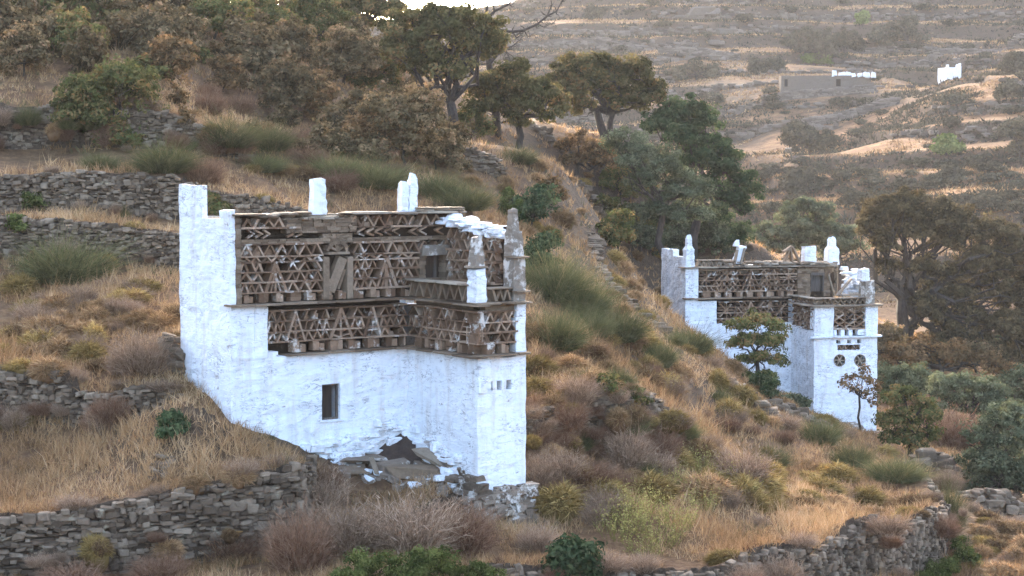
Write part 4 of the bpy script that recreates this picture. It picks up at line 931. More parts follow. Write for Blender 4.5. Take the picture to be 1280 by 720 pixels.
def wiggle(p0, p1, n=5, amp=.12):
    p0 = np.array(p0, float); p1 = np.array(p1, float); L = np.linalg.norm(p1 - p0); out = []
    for i in range(n + 1):
        t = i / n; off = NP.normal(size=3) * amp * L * math.sin(math.pi * t); out.append(p0 * (1 - t) + p1 * t + off)
    return out
def tree(name, label, px, py, blobs, mat='oak_leaf', cat='tree', group=None, Y=None, fork=None, tr=.22, dens=560, leaf=.085, cl=.44, limbs=True, ydep=.55, trunk2=None, twig=5, aspect=.55):
    """blobs: (px, py, radius px) of the crown as seen in the photograph"""
    if Y is None: base = hit(px, py); Y = base[1]
    else: b0 = at(px, py, Y); base = np.array([b0[0], Y, gz(b0[0], Y)])
    s = Y / F; root = empty(name, base); tag(root, label, cat, group)
    bl = []
    for (bx, by, br) in blobs:
        dy = rnd.uniform(-1, 1) * br * s * ydep; p = at(bx, by, Y + dy) - base; bl.append((p, br * s * 1.16))
    mb = MB()
    fx, fy = fork if fork else (px * .6 + .4 * np.mean([b_[0] for b_ in blobs]), py * .55 + .45 * np.mean([b_[1] for b_ in blobs]))
    fk = at(fx, fy, Y) - base
    trunk = wiggle((0, 0, -.3), fk, 4, .05); tube(mb, trunk, [tr * k for k in (1.35, 1.1, 1.0, .92, .85)], 8)
    if trunk2 is not None:
        f2 = at(*trunk2, Y) - base; tube(mb, wiggle((tr * .5, .1, -.2), f2, 4, .06), [tr * k for k in (1.1, .9, .8, .7, .6)], 7)
    for c, r in bl:
        st = fk if trunk2 is None or rnd.random() < .5 else f2
        p = wiggle(st, c, 5, .09); r0 = tr * rnd.uniform(.38, .6); tube(mb, p, list(np.linspace(r0, r0 * .3, 6)), 5)
        for _ in range(twig):
            e = c + unit_rand(1)[0] * r * .9; s0 = p[rnd.randint(2, 5)]; tube(mb, wiggle(s0, e, 3, .1), [r0 * .35, r0 * .25, r0 * .18, r0 * .08], 4)
    mb.build('trunk', M['bark'], root)
    link('crown', crown_mesh('crown', bl, dens, leaf, mat, cl, aspect), root)
    return root

# prototypes about 1 m wide and 1 m high, several of each kind
def blades(Pb, D, L, w, tone, bend=.25, seg=3):
    """thin bent blades from Pb along D"""
    n = len(Pb); D = D / np.linalg.norm(D, axis=1, keepdims=True); side = np.cross(D, unit_rand(n)); side /= np.linalg.norm(side, axis=1, keepdims=True) + 1e-9
    bd = unit_rand(n) * bend + np.array([0, 0, -bend * .5]); rows = []
    for k in range(seg + 1):
        t = k / seg; c = Pb + D * (L * t)[:, None] + bd * (L * t * t)[:, None]
        if k < seg: ww_ = (w * (1 - .75 * t))[:, None] * side * .5; rows += [c - ww_, c + ww_]
        else: rows.append(c)
    V = np.stack(rows, 1); nv = 2 * seg + 1; base = (np.arange(n) * nv)[:, None]
    q = np.concatenate([base + np.array([[2 * k, 2 * k + 1, 2 * k + 3, 2 * k + 2]]) for k in range(seg - 1)])
    t3 = base + np.array([[2 * seg - 2, 2 * seg - 1, 2 * seg]])
    return V.reshape(-1, 3), [q, t3], np.repeat(tone, nv)
def proto_broom(mat, n=4200, spread=.85, w=.009, name='broom_shrub'):
    th = NP.uniform(0, 2 * math.pi, n); r = np.sqrt(NP.uniform(0, 1, n)); tilt = r * spread * NP.uniform(.5, 1.15, n)
    lob = 1 + .22 * np.sin(3 * th + NP.uniform(0, 6)) + .15 * np.sin(5 * th + NP.uniform(0, 6))
    D = np.stack([np.cos(th) * np.sin(tilt), np.sin(th) * np.sin(tilt), np.cos(tilt)], 1)
    Pb = np.stack([np.cos(th) * r * .34, np.sin(th) * r * .34, NP.uniform(-.03, .35, n) * (1 - r * .5)], 1)
    L = NP.uniform(.25, .85, n) * (1.05 - .32 * r) * lob
    cl_ = .5 + .25 * np.sin(th * 7 + r * 9) * .8 + NP.uniform(-.3, .3, n)
    V, Fc, t = blades(Pb, D, L, np.full(n, w), np.clip(cl_, 0, 1), .62); return np_mesh(name, V, Fc, M[mat], t)
def proto_cushion(mat, n=2400, name='thorny_cushion'):
    d = unit_rand(n); d[:, 2] = np.abs(d[:, 2]); th = np.arctan2(d[:, 1], d[:, 0])
    a, b_ = NP.uniform(0, 6, 2); R = .42 * (1 + .16 * np.sin(2 * th + a) + .12 * np.sin(5 * th + b_) + .08 * np.sin(9 * th + 2 * d[:, 2] * 5))
    lump = .06 * np.sin(d[:, 0] * 11 + a) * np.sin(d[:, 1] * 12 + b_)
    Pb = d * (R * (.72 + lump))[:, None]; Pb[:, 2] *= 1.25
    D = d + .75 * unit_rand(n); L = NP.uniform(.08, .26, n)
    V, Fc, t = blades(Pb, D, L, np.full(n, .022), np.clip(.5 + 3 * lump + NP.uniform(-.32, .32, n) + .25 * (d[:, 2] - .5), 0, 1), .3, 2)
    # woody heart of the cushion
    bm = bmesh.new(); bmesh.ops.create_icosphere(bm, subdivisions=3, radius=.33); bm.verts.index_update()
    Vs = np.array([v.co[:] for v in bm.verts]); Fs = np.array([[v.index for v in f.verts] for f in bm.faces]); bm.free()
    ths = np.arctan2(Vs[:, 1], Vs[:, 0]); Vs *= (1 + .16 * np.sin(2 * ths + a) + .12 * np.sin(5 * ths + b_))[:, None]; Vs[:, 2] *= 1.2
    o = len(V); return np_mesh(name, np.r_[V, Vs], [Fc[0], Fc[1], Fs + o], M[mat], np.r_[t, np.full(len(Vs), .12)])
def proto_bush(mat, n_blob=9, dens=900, leaf=.05, name='leafy_bush', flat=1.0):
    bl = []
    for k in range(n_blob):
        th = NP.uniform(0, 6.28); r = .33 * math.sqrt(NP.uniform(0, 1)); bl.append((np.array([r * math.cos(th), r * math.sin(th), .12 + NP.uniform(.0, .66) * (1 - r * 1.3) * flat]), NP.uniform(.15, .26)))
    P_, Nr, T = crown_points(bl, dens, .13); V, Fc, t = leaves(P_, Nr, leaf, T)
    ns = 40; th = NP.uniform(0, 6.28, ns); D = np.stack([np.cos(th) * .6, np.sin(th) * .6, np.full(ns, .8)], 1)
    Vb, Fb, tb = blades(np.stack([np.cos(th) * .06, np.sin(th) * .06, np.full(ns, -.05)], 1), D, NP.uniform(.4, .75, ns), np.full(ns, .03), np.full(ns, 0.0), .2)
    o = len(V); return np_mesh(name, np.r_[V, Vb], [np.r_[Fc, Fb[0] + o], Fb[1] + o], M[mat], np.r_[t, tb])
def proto_wisp(mat, n=700, name='dead_brush', w=.012, heads=True):
    th = NP.uniform(0, 6.28, n); r = np.sqrt(NP.uniform(0, 1, n)); D = np.stack([np.cos(th) * r * .7, np.sin(th) * r * .7, np.full(n, 1.0)], 1) + .34 * unit_rand(n)
    Pb = np.stack([np.cos(th) * r * .36, np.sin(th) * r * .36, NP.uniform(-.05, .3, n)], 1); L = NP.uniform(.3, .8, n) * (1.1 - .45 * r)
    V, Fc, t = blades(Pb, D, L, np.full(n, w), NP.uniform(0, 1, n), .5)
    if heads:
        k = NP.choice(n, n, True); D2 = D / np.linalg.norm(D, axis=1, keepdims=True); tip = Pb[k] + D2[k] * (L[k] * NP.uniform(.55, 1.0, n))[:, None]
        V2, F2, t2 = blades(tip, unit_rand(n) * .8 + D2[k], NP.uniform(.05, .16, n), np.full(n, w * .8), NP.uniform(.3, 1, n), .3, 2)
        o = len(V); V = np.r_[V, V2]; Fc = [Fc[0], Fc[1], F2[0] + o, F2[1] + o]; t = np.r_[t, t2]
    return np_mesh(name, V, Fc, M[mat], t)
def proto_herb(mat, n=70, name='yellow_herb'):
    th = NP.uniform(0, 6.28, n); r = np.sqrt(NP.uniform(0, 1, n)); D = np.stack([np.cos(th) * r * .6, np.sin(th) * r * .6, np.full(n, 1.0)], 1) + .2 * unit_rand(n); D /= np.linalg.norm(D, axis=1, keepdims=True)
    Pb = np.stack([np.cos(th) * r * .35, np.sin(th) * r * .35, np.full(n, -.03)], 1); L = NP.uniform(.4, 1.0, n) * (1.1 - .3 * r); V, Fc, t = blades(Pb, D, L, np.full(n, .012), NP.uniform(0, .4, n), .15)
    k = np.repeat(np.arange(n), 9); f = NP.uniform(.35, 1.0, len(k)); C_ = Pb[k] + D[k] * (L[k] * f)[:, None] + NP.normal(size=(len(k), 3)) * .03
    V2, F2, t2 = leaves(C_, D[k] * .3 + np.array([0, 0, .5]), .022, np.clip(.3 + .6 * f + NP.uniform(-.3, .3, len(k)), 0, 1), .6); o = len(V)
    return np_mesh(name, np.r_[V, V2], [np.r_[Fc[0], F2 + o], Fc[1]], M[mat], np.r_[t, t2])
PROTO = {
 'broom': [proto_broom('broom') for _ in range(4)],
 'cushion': [proto_cushion('cushion') for _ in range(4)] + [proto_cushion('ycushion') for _ in range(2)],
 'dead': [proto_wisp('dead', 1500) for _ in range(3)],
 'redbrown': [proto_wisp('redbrown', 1600, 'brown_brush') for _ in range(2)],
 'herb': [proto_herb('herb') for _ in range(4)],
 'green': [proto_bush('green_leaf') for _ in range(3)],
 'dark': [proto_bush('dark_leaf') for _ in range(3)],
 'mixed': [proto_bush('mixed_leaf') for _ in range(3)],
 'rust': [proto_bush('rust_leaf') for _ in range(3)],
 'grove': [proto_bush('grove_leaf', 12, 900, .045) for _ in range(4)],
 'olive': [proto_bush('olive_leaf', 10, 900, .045) for _ in range(3)],
 'far': [proto_bush('far_scrub', 12, 420, .06, 'scrub_bush', .45) for _ in range(4)],
 'fargreen': [proto_bush('far_green', 12, 420, .06, 'scrub_bush', .5) for _ in range(2)],
}
NAMES = {'broom': ('broom_shrub', 'shrub'), 'cushion': ('thorny_cushion', 'cushion shrub'), 'dead': ('dead_brush', 'dead shrub'), 'redbrown': ('brown_brush', 'dead shrub'), 'herb': ('yellow_herb', 'herb'),
 'green': ('green_bush', 'bush'), 'dark': ('evergreen_bush', 'bush'), 'mixed': ('oak_bush', 'bush'), 'rust': ('rusty_bush', 'bush'), 'grove': ('oak_scrub', 'bush'), 'olive': ('olive_bush', 'bush'), 'far': ('scrub_bush', 'bush'), 'fargreen': ('scrub_bush', 'bush')}
def shrub(kind, px, py, w, h, label, group=None, Y=None, sink=.04, y0=26.0):
    """w, h in photograph pixels; py is where it meets the ground"""
    if Y is None:
        b_ = hit(px, py, y0)
        if b_ is None: return None
    else: q = at(px, py, Y); b_ = np.array([q[0], Y, gz(q[0], Y)])
    s = b_[1] / F; me = rnd.choice(PROTO[kind]); nm, cat = NAMES[kind]
    o = link(nm, me, None, (b_[0], b_[1], b_[2] - sink * h * s)); sw = w * s; o.scale = (sw, sw * rnd.uniform(.8, 1.1), h * s * 1.05); o.rotation_euler = (0, 0, rnd.uniform(0, 6.28))
    tag(o, label, cat, group); return o

def leafy(kind, px, py, w, h, label, leaf=.07, dens=560, cl=.27, Y=None, y0=26.0):
    """a leafy bush of its own shape: uneven clumps filling a dome w x h photograph pixels above (px, py)"""
    b_ = hit(px, py, y0) if Y is None else None
    if Y is None:
        if b_ is None: return None
        Y = b_[1]
    r_ = random.Random(hash_s(label)); n = 9 + int(w / 22); bl = []
    for k in range(n):
        t = r_.uniform(0, 1); xx = r_.uniform(-1, 1); hh = math.sqrt(max(0, 1 - xx * xx * .8)); zz = r_.uniform(.22, .80) * hh
        bl.append((px + xx * w * .36, py - h * zz, r_.uniform(.13, .21) * min(w, h * 1.25)))
    bl.append((px, py - h * .3, .24 * min(w, h)))
    nm, cat = NAMES[kind]
    return tree(nm, label, px, py, bl, {'green': 'green_leaf', 'dark': 'dark_leaf', 'mixed': 'mixed_leaf', 'rust': 'rust_leaf', 'grove': 'grove_leaf', 'olive': 'olive_leaf', 'far': 'far_scrub', 'fargreen': 'far_green'}[kind], cat, None, Y, (px, py - h * .2), max(.03, w * Y / F * .018), dens, leaf, cl, ydep=1.6, twig=2)
def hash_s(s): return sum((i + 1) * ord(ch) for i, ch in enumerate(s)) % 100003
# ------------------------------------------------------------------ trees
tree('oak_tree', 'tall spreading oak on the ridge behind the roof horns, its flat crown against the sky', 570, 187,
     [(492, 42, 22), (515, 28, 24), (545, 22, 24), (575, 24, 24), (605, 38, 22), (622, 50, 14), (560, 48, 28), (530, 55, 26), (590, 60, 24), (500, 62, 22), (545, 80, 24), (515, 85, 18), (575, 85, 18), (610, 60, 16)],
     Y=86, fork=(563, 128), tr=.27, dens=560, leaf=.10)
dt = empty('bare_tree', at(622, 175, 94)); g_ = gz(at(622, 175, 94)[0], 94); dt.location = (at(622, 175, 94)[0], 94, g_); tag(dt, 'leafless grey tree with crooked bare branches at top centre against the pale hill', 'tree')
mb = MB(); L_ = lambda x, y, d=0: at(x, y, 94 + d) - np.array(dt.location)
tube(mb, [(0, 0, -.3), L_(618, 120), L_(612, 85), L_(607, 55)], [.26, .2, .17, .14], 7)
for pts, r in (([(607, 55), (606, 25), (609, 8), (604, -12)], .12), ([(606, 28), (618, 14), (635, 6), (646, -6)], .10), ([(578, 20), (577, 4), (574, -10)], .06), ([(607, 50), (592, 34), (578, 20)], .10),
               ([(607, 48), (622, 38), (640, 40), (655, 38), (672, 30), (684, 20), (696, 14), (702, 2)], .10), ([(640, 40), (646, 47), (652, 44)], .05), ([(684, 20), (690, 6), (688, -4)], .05), ([(672, 30), (680, 34), (692, 28)], .04),
               ([(612, 80), (628, 62), (634, 66), (638, 76), (632, 72)], .08), ([(628, 62), (640, 58), (650, 50)], .05), ([(655, 38), (660, 46), (668, 44)], .035), ([(618, 14), (616, 2), (620, -8)], .05), ([(622, 38), (630, 28), (638, 26)], .04)):
    P_ = [L_(x, y, jit(.4)) for x, y in pts]; tube(mb, P_, list(np.linspace(r, r * .35, len(P_))), 5)
    for q in P_[1:]:
        for _ in range(3): e = q + np.array([jit(.45), jit(.4), jit(.4)]); tube(mb, wiggle(q, e, 3, .12), [r * .35, r * .28, r * .2, r * .1], 4)
mb.build('bare_branches', M['bark'], dt)
tree('oak_tree', 'twin-stemmed oak with a brownish crown on the ridge right of the tallest oak', 757, 168,
     [(712, 92, 22), (735, 82, 22), (755, 88, 22), (790, 92, 22), (808, 110, 18), (818, 125, 12), (775, 105, 20), (740, 108, 22), (715, 118, 18), (765, 128, 18), (795, 128, 16), (700, 105, 12), (730, 132, 14)],
     Y=100, fork=(746, 138), trunk2=(766, 142), tr=.25, dens=540, leaf=.11, mat='oak_leaf')
tree('oak_tree', 'dense low oak filling the ridge between the two tall oaks', 650, 180,
     [(598, 112, 22), (618, 100, 20), (640, 96, 20), (665, 108, 18), (685, 118, 20), (660, 128, 20), (630, 122, 22), (605, 135, 18), (690, 140, 16), (645, 148, 16)], Y=92, tr=.2, mat='oak_leaf', leaf=.1)
tree('oak_tree', 'dark green oak on the right shoulder of the ridge above the grey-green olive', 868, 290,
     [(835, 148, 22), (858, 140, 20), (880, 152, 22), (850, 168, 24), (885, 178, 22), (905, 190, 20), (870, 200, 24), (905, 215, 22), (925, 228, 16), (938, 238, 12), (890, 238, 20), (915, 250, 16), (820, 160, 16), (895, 268, 16), (930, 262, 10)],
     Y=98, fork=(872, 235), tr=.26, mat='dark_leaf', dens=560, leaf=.10)
tree('olive_tree', 'grey-green olive tree on the slope left of the farther pigeon house', 830, 292,
     [(775, 178, 20), (800, 190, 22), (828, 205, 24), (855, 222, 24), (870, 245, 20), (840, 245, 24), (810, 225, 22), (785, 205, 18), (855, 268, 20), (825, 268, 20), (880, 268, 14)], Y=91, tr=.2, mat='olive_leaf', dens=620, leaf=.075)
tree('oak_tree', 'small rusty oak with a forked trunk on the slope above the stone path', 718, 224,
     [(706, 182, 12), (725, 176, 14), (745, 182, 13), (760, 192, 12), (735, 198, 14), (712, 198, 10), (765, 205, 10), (750, 205, 10)], fork=(722, 205), tr=.12, mat='rust_leaf', dens=420, leaf=.09, cl=.28)
tree('oak_tree', 'small green oak standing in front of the farther pigeon house', 946, 492,
     [(925, 408, 14), (945, 400, 15), (965, 410, 14), (935, 425, 16), (960, 430, 15), (975, 425, 10), (918, 430, 10), (950, 448, 14), (972, 448, 9), (930, 450, 10), (960, 468, 9), (935, 470, 9)], Y=73, fork=(946, 450), tr=.10, mat='mixed_leaf', dens=800, leaf=.075, cl=.26)
tree('young_tree', 'thin sparse young tree before the tower of the farther pigeon house', 1075, 532,
     [(1064, 474, 8), (1079, 470, 8), (1090, 478, 8), (1070, 487, 8), (1086, 492, 8), (1056, 480, 6), (1096, 486, 5), (1080, 461, 4), (1092, 504, 6)], Y=74, fork=(1074, 495), tr=.05, mat='rust_leaf', dens=150, leaf=.085, cl=.22, twig=8)
tree('oak_tree', 'bushy half-browned oak beside the right corner of the farther pigeon house', 1140, 572,
     [(1112, 500, 14), (1130, 494, 16), (1150, 505, 15), (1165, 522, 14), (1140, 522, 18), (1115, 525, 16), (1160, 542, 14), (1128, 545, 16), (1108, 545, 10), (1150, 555, 12)], Y=71, tr=.12, mat='mixed_leaf', dens=700, leaf=.075, cl=.28)
BO = [(1095, 268, 17), (1115, 260, 18), (1140, 256, 18), (1165, 262, 19), (1190, 275, 20), (1120, 285, 18), (1150, 285, 20), (1180, 298, 20), (1085, 285, 13), (1105, 305, 14), (1215, 290, 18), (1240, 292, 18), (1262, 305, 18),
      (1285, 320, 18), (1225, 320, 20), (1255, 335, 20), (1205, 335, 18), (1285, 350, 20), (1175, 345, 18), (1225, 360, 22), (1265, 372, 22), (1190, 372, 20), (1160, 385, 18), (1215, 398, 22), (1250, 410, 22), (1285, 400, 20), (1180, 410, 18), (1110, 332, 10), (1290, 435, 18), (1235, 440, 18), (1150, 330, 12)]
tree('great_oak', 'huge dark brown oak with twisted limbs right of the farther pigeon house', 1127, 440, [(x, y, r * 1.22) for x, y, r in BO] + [(1170, 430, 18), (1260, 445, 20), (1205, 425, 18), (1140, 410, 12)], Y=102, fork=(1128, 375), trunk2=(1150, 380), tr=.36, mat='brown_leaf', dens=560, leaf=.105, cl=.36, ydep=.9, twig=7)
tree('oak_tree', 'low brown oak at the foot of the huge oak, level with the olive trees', 1180, 470, [(1120, 440, 16), (1145, 435, 16), (1170, 440, 18), (1200, 445, 18), (1230, 455, 16), (1110, 455, 10), (1260, 462, 14), (1150, 452, 14)], Y=96, tr=.18, mat='rust_leaf', leaf=.1)
for i, (px, py, bl, lab) in enumerate([
   (1250, 618, [(1222, 548, 18), (1245, 530, 26), (1270, 520, 26), (1290, 545, 26), (1262, 560, 26), (1235, 575, 26), (1275, 590, 24), (1215, 575, 18), (1248, 598, 18), (1222, 598, 18), (1298, 600, 18)], 'big grey-green olive tree at the right edge above the broken stone wall'),
   (1215, 528, [(1180, 482, 19), (1200, 478, 19), (1225, 485, 19), (1245, 492, 18), (1215, 500, 19), (1190, 502, 18), (1238, 508, 18)], 'middle olive of the row under the huge brown oak'),
   (1150, 500, [(1108, 470, 17), (1128, 472, 18), (1150, 470, 18), (1140, 485, 18), (1165, 485, 12), (1115, 485, 10)], 'leftmost olive of the row under the huge brown oak'),
   (1275, 520, [(1262, 478, 18), (1280, 470, 18), (1295, 485, 19), (1270, 500, 18), (1290, 505, 18)], 'olive cut by the right edge just below the huge brown oak')]):
    tree('olive_tree', lab, px, py, bl, mat='olive_leaf', Y=(66, 84, 88, 88)[i], tr=.14, dens=640, leaf=.07, cl=.28)
for i, (px, py, bl, lab) in enumerate([
   (1005, 330, [(985, 268, 14), (1005, 258, 16), (1025, 266, 15), (1000, 282, 16), (1022, 288, 16), (985, 295, 14), (1010, 305, 16)], 'tall pale green valley tree seen just above the roof of the farther pigeon house'),
   (1050, 335, [(1040, 285, 14), (1056, 290, 13), (1046, 305, 15), (1064, 308, 13), (1035, 312, 12)], 'pale green valley tree touching the left side of the huge oak'),
   (965, 330, [(955, 285, 13), (970, 292, 13), (962, 305, 13), (945, 300, 10), (978, 310, 12)], 'low pale green valley tree left of the taller one behind the far roof')]):
    tree('valley_tree', lab, px, py, bl, mat='olive_leaf', Y=138, tr=.16, dens=420, leaf=.13, cl=.45)

for px, py, w, h_, k, lab in [(800, 318, 110, 75, 'olive', 'grey-green bushy undergrowth at the left foot of the slope olive'), (858, 315, 110, 70, 'olive', 'grey-green bushy undergrowth under the slope olive and dark oak'), (905, 318, 80, 60, 'dark', 'dark undergrowth at the foot of the dark green oak'),
  (775, 250, 80, 60, 'mixed', 'browned bushes at the upper left of the slope olive'), (1130, 505, 60, 40, 'olive', 'olive sprouts behind the half-browned oak'), (1235, 525, 90, 45, 'olive', 'olive bush between the row of olives and the big right olive'), (1250, 624, 120, 70, 'olive', 'low olive growth at the foot of the big right olive'), (1272, 570, 90, 70, 'olive', 'olive bush cut by the right edge above the big right olive'), (1100, 452, 70, 55, 'grove', 'dark understory at the left foot of the huge oak'), (1160, 462, 80, 45, 'dark', 'dark understory just right of the trunk of the huge oak'), (1220, 466, 90, 50, 'grove', 'brown understory under the right limbs of the huge oak'), (1275, 462, 80, 60, 'dark', 'dark understory at the right edge under the huge oak')]:
    if w: leafy(k, px, py, w, h_, lab, y0=45)
# upper left thicket
TH = [(30, 95, 75, 80, 'grove', 'dark oak scrub at the upper left corner above the topmost wall'), (90, 78, 80, 85, 'mixed', 'green oak bush between the corner thicket and the big bush on the wall'),
 (-10, 60, 90, 90, 'mixed', 'oak bush cut by the left edge at the top'), (45, 30, 110, 70, 'grove', 'brownish oak scrub touching the top edge at far left'), (130, 40, 90, 60, 'grove', 'loose brown scrub near the top edge, second from the left'),
 (215, 108, 80, 70, 'rust', 'rusty bush right behind the big leafy bush on the wall'), (185, 60, 100, 60, 'grove', 'dull brown scrub above the rusty bush at the upper left'), (270, 50, 110, 70, 'mixed', 'wide oak bush near the top edge left of the flat-crowned oak'),
 (280, 115, 60, 55, 'rust', 'small rust-coloured bush above the grassy bank'), (355, 145, 95, 75, 'grove', 'large reddish oak scrub above the grassy bank'), (340, 90, 110, 80, 'grove', 'brown scrub up the slope behind the reddish scrub'),
 (395, 60, 110, 80, 'mixed', 'tall oak bush under the top edge, left of the gap of sky'), (430, 105, 100, 90, 'grove', 'oak scrub on the slope left of the tallest oak'), (395, 130, 60, 55, 'rust', 'red-brown bush wedged into the thicket above the middle horn'),
 (505, 215, 120, 140, 'grove', 'big pinkish brown oak scrub below the tallest oak'), (470, 200, 90, 70, 'rust', 'rusty bush in front of the big pinkish scrub'), (545, 212, 70, 70, 'grove', 'low oak scrub beside the trunk of the tallest oak'),
 (440, 185, 90, 80, 'grove', 'brown oak scrub left of the big pinkish scrub'), (465, 120, 80, 60, 'mixed', 'greenish scrub left under the tallest oak'), (590, 175, 60, 50, 'mixed', 'small oak bush right of the trunk of the tallest oak'),
 (330, 40, 100, 60, 'mixed', 'oak bush cut by the top edge above the reddish scrub'), (480, 95, 80, 60, 'grove', 'scrub on the ridge below the left part of the tall crown'), (240, 15, 120, 60, 'grove', 'scrub cut by the top edge above the wide oak bush')]
for px, py, w, h_, k, lab in TH: leafy(k, px, py, w, h_, lab)
tree('oak_tree', 'dark oak at the top edge left of the gap of sky', 430, 75, [(395, 5, 24), (425, 0, 24), (455, 5, 22), (478, 12, 16), (440, 25, 20), (410, 28, 20), (495, 8, 9), (470, -8, 16)], Y=98, tr=.2, mat='oak_leaf', leaf=.11)
for px, py, w, h_, k, lab in [
 (138, 178, 150, 122, 'mixed', 'big rounded leafy bush growing over the topmost wall'), (150, 184, 60, 40, 'mixed', 'brown-green bush at the foot of the big bush on the wall'),
 (82, 352, 108, 68, 'broom', 'round green broom bush in front of the two parallel walls'), (205, 215, 80, 46, 'broom', 'green broom bush below the big bush on the wall'), (125, 212, 45, 26, 'broom', 'small broom between the broom and the wall at upper left'),
 (285, 190, 80, 45, 'broom', 'greyish broom on the bank right of the topmost wall'), (335, 188, 70, 40, 'broom', 'pale broom on the bank above the middle roof horn'), (325, 215, 60, 30, 'broom', 'low broom behind the roof of the near pigeon house'),
 (420, 222, 60, 35, 'broom', 'broom clump right above the middle roof horn'), (470, 235, 75, 42, 'broom', 'broom clump left of the paired roof horns'), (545, 248, 60, 40, 'broom', 'broom just right of the paired roof horns'),
 (580, 262, 70, 40, 'broom', 'dry broom behind the broken coping'), (665, 285, 75, 70, 'dark', 'dark leafy bush on the slope right of the tall grey spike'), (640, 275, 40, 45, 'green', 'green sprigs beside the tall grey spike'),
 (772, 320, 60, 72, 'mixed', 'upright oak bush right of the stone path'), (800, 300, 60, 60, 'mixed', 'rusty oak bush below the grey-green olive'), (760, 275, 45, 40, 'mixed', 'small oak bush at the top of the path'),
 (690, 375, 85, 75, 'broom', 'large dark broom mass right of the end pillar'), (680, 345, 60, 55, 'dark', 'dark leafy bush within the broom right of the end pillar'), (725, 395, 75, 65, 'broom', 'broom in the middle of the dark mass by the path'), (695, 435, 80, 60, 'broom', 'lower broom of the dark mass right of the near house'),
 (740, 420, 55, 40, 'broom', 'broom low beside the stone path'), (770, 425, 75, 55, 'broom', 'dark rounded broom below the stone steps'), (862, 440, 52, 38, 'broom', 'broom before the left corner of the farther pigeon house'), (823, 458, 42, 40, 'broom', 'pale broom on the crest left of the farther pigeon house'),
 (690, 250, 40, 30, 'rust', 'little rusty bush below the forked small oak'), (650, 205, 40, 26, 'broom', 'small broom above the heap of stones'),
 (215, 550, 36, 40, 'dark', 'small dark green bush on the grass terrace by the house'), (180, 465, 78, 65, 'dead', 'grey dead shrub on the slope beside the white end wall'), (40, 268, 40, 30, 'green', 'green sprig growing from the upper parallel wall'),
 (25, 290, 30, 26, 'green', 'green sprig growing from the lower parallel wall'), (255, 268, 60, 28, 'mixed', 'low bush behind the corner horn of the near house'),
 (435, 692, 110, 85, 'dead', 'large grey-brown dry bush below the fallen slabs'), (375, 715, 90, 100, 'redbrown', 'reddish dry brush at the corner of the bottom left wall'), (405, 640, 60, 65, 'dead', 'grey dry brush at the end of the terrace wall'), (515, 690, 110, 90, 'dead', 'bent dry stems drooping below the rubble heap'),
 (575, 690, 90, 80, 'redbrown', 'brown dry brush left of the tower foot'), (200, 725, 70, 40, 'redbrown', 'reddish dry tuft before the bottom left wall'), (90, 735, 80, 40, 'redbrown', 'reddish dry tuft in the bottom left corner'), (290, 700, 70, 50, 'redbrown', 'dry brown brush leaning on the bottom left wall'),
 (455, 742, 100, 56, 'green', 'green leafy bush at the bottom edge, left of three'), (525, 746, 120, 74, 'green', 'green leafy bush at the bottom edge, middle of three'), (590, 746, 85, 50, 'green', 'green leafy bush at the bottom edge, right of three'),
 (712, 728, 62, 76, 'dark', 'upright dark green sapling at the bottom edge right of the tower'),
 (675, 610, 50, 55, 'dead', 'grey dry shrub against the right side of the tower'), (700, 600, 60, 50, 'dead', 'grey dry shrub below the rubble retaining wall'), (730, 605, 80, 40, 'redbrown', 'brown dry shrub under the rubble retaining wall'), (785, 585, 60, 68, 'dead', 'tall grey dry shrub before the middle of the rubble wall'),
 (825, 575, 50, 50, 'redbrown', 'brown-green dry shrub at the right end of the rubble wall'), (925, 605, 70, 60, 'dead', 'rounded grey dry shrub on the promontory slope'), (760, 500, 40, 42, 'mixed', 'green ivy bush on top of the rubble retaining wall'), (795, 510, 36, 30, 'mixed', 'green ivy patch at the right top of the rubble wall'),
 (1025, 555, 50, 42, 'broom', 'green broom below the farther tower, left of two'), (1065, 585, 50, 38, 'broom', 'green broom below the farther tower, right of two'), (1120, 600, 70, 36, 'broom', 'broom at the upper end of the promontory'), (965, 585, 45, 34, 'broom', 'broom amid the cushions on the promontory slope'),
 (1185, 665, 48, 75, 'broom', 'tall broom beyond the tip of the promontory'), (1205, 710, 42, 46, 'green', 'bright green bush beside the tip of the promontory'), (1175, 735, 60, 50, 'green', 'bright green bush at the foot of the curved wall'),
 (990, 512, 50, 22, 'olive', 'low green bush under the small oak'), (955, 500, 44, 40, 'dark', 'dark undergrowth at the trunk of the small oak'), (1195, 560, 80, 60, 'redbrown', 'orange-brown dry brush on the bank behind the half-browned oak'),
 (1085, 485, 60, 50, 'grove', 'brown thicket right behind the farther tower')]:
    (leafy if k in ('green', 'dark', 'mixed', 'rust', 'grove', 'olive') else shrub)(k, px, py, w, h_, lab, **(dict(leaf=.03, cl=.15, dens=2800) if k == 'green' and py > 700 else dict(leaf=.05, cl=.16, dens=1100) if (k in ('dark', 'green', 'mixed') and w < 60) else {}))
for px, py, w, h_ in [(790, 660, 56, 70), (825, 680, 60, 60), (770, 670, 60, 60), (845, 660, 60, 60), (860, 615, 40, 40), (800, 640, 50, 55), (880, 640, 40, 50), (905, 600, 44, 45), (840, 610, 40, 45), (930, 625, 40, 40), (805, 695, 50, 50), (870, 590, 40, 45)]:
    shrub('herb', px, py, w, h_, 'wispy yellow-green herb on the promontory grass', 'yellow-green herbs on the promontory')
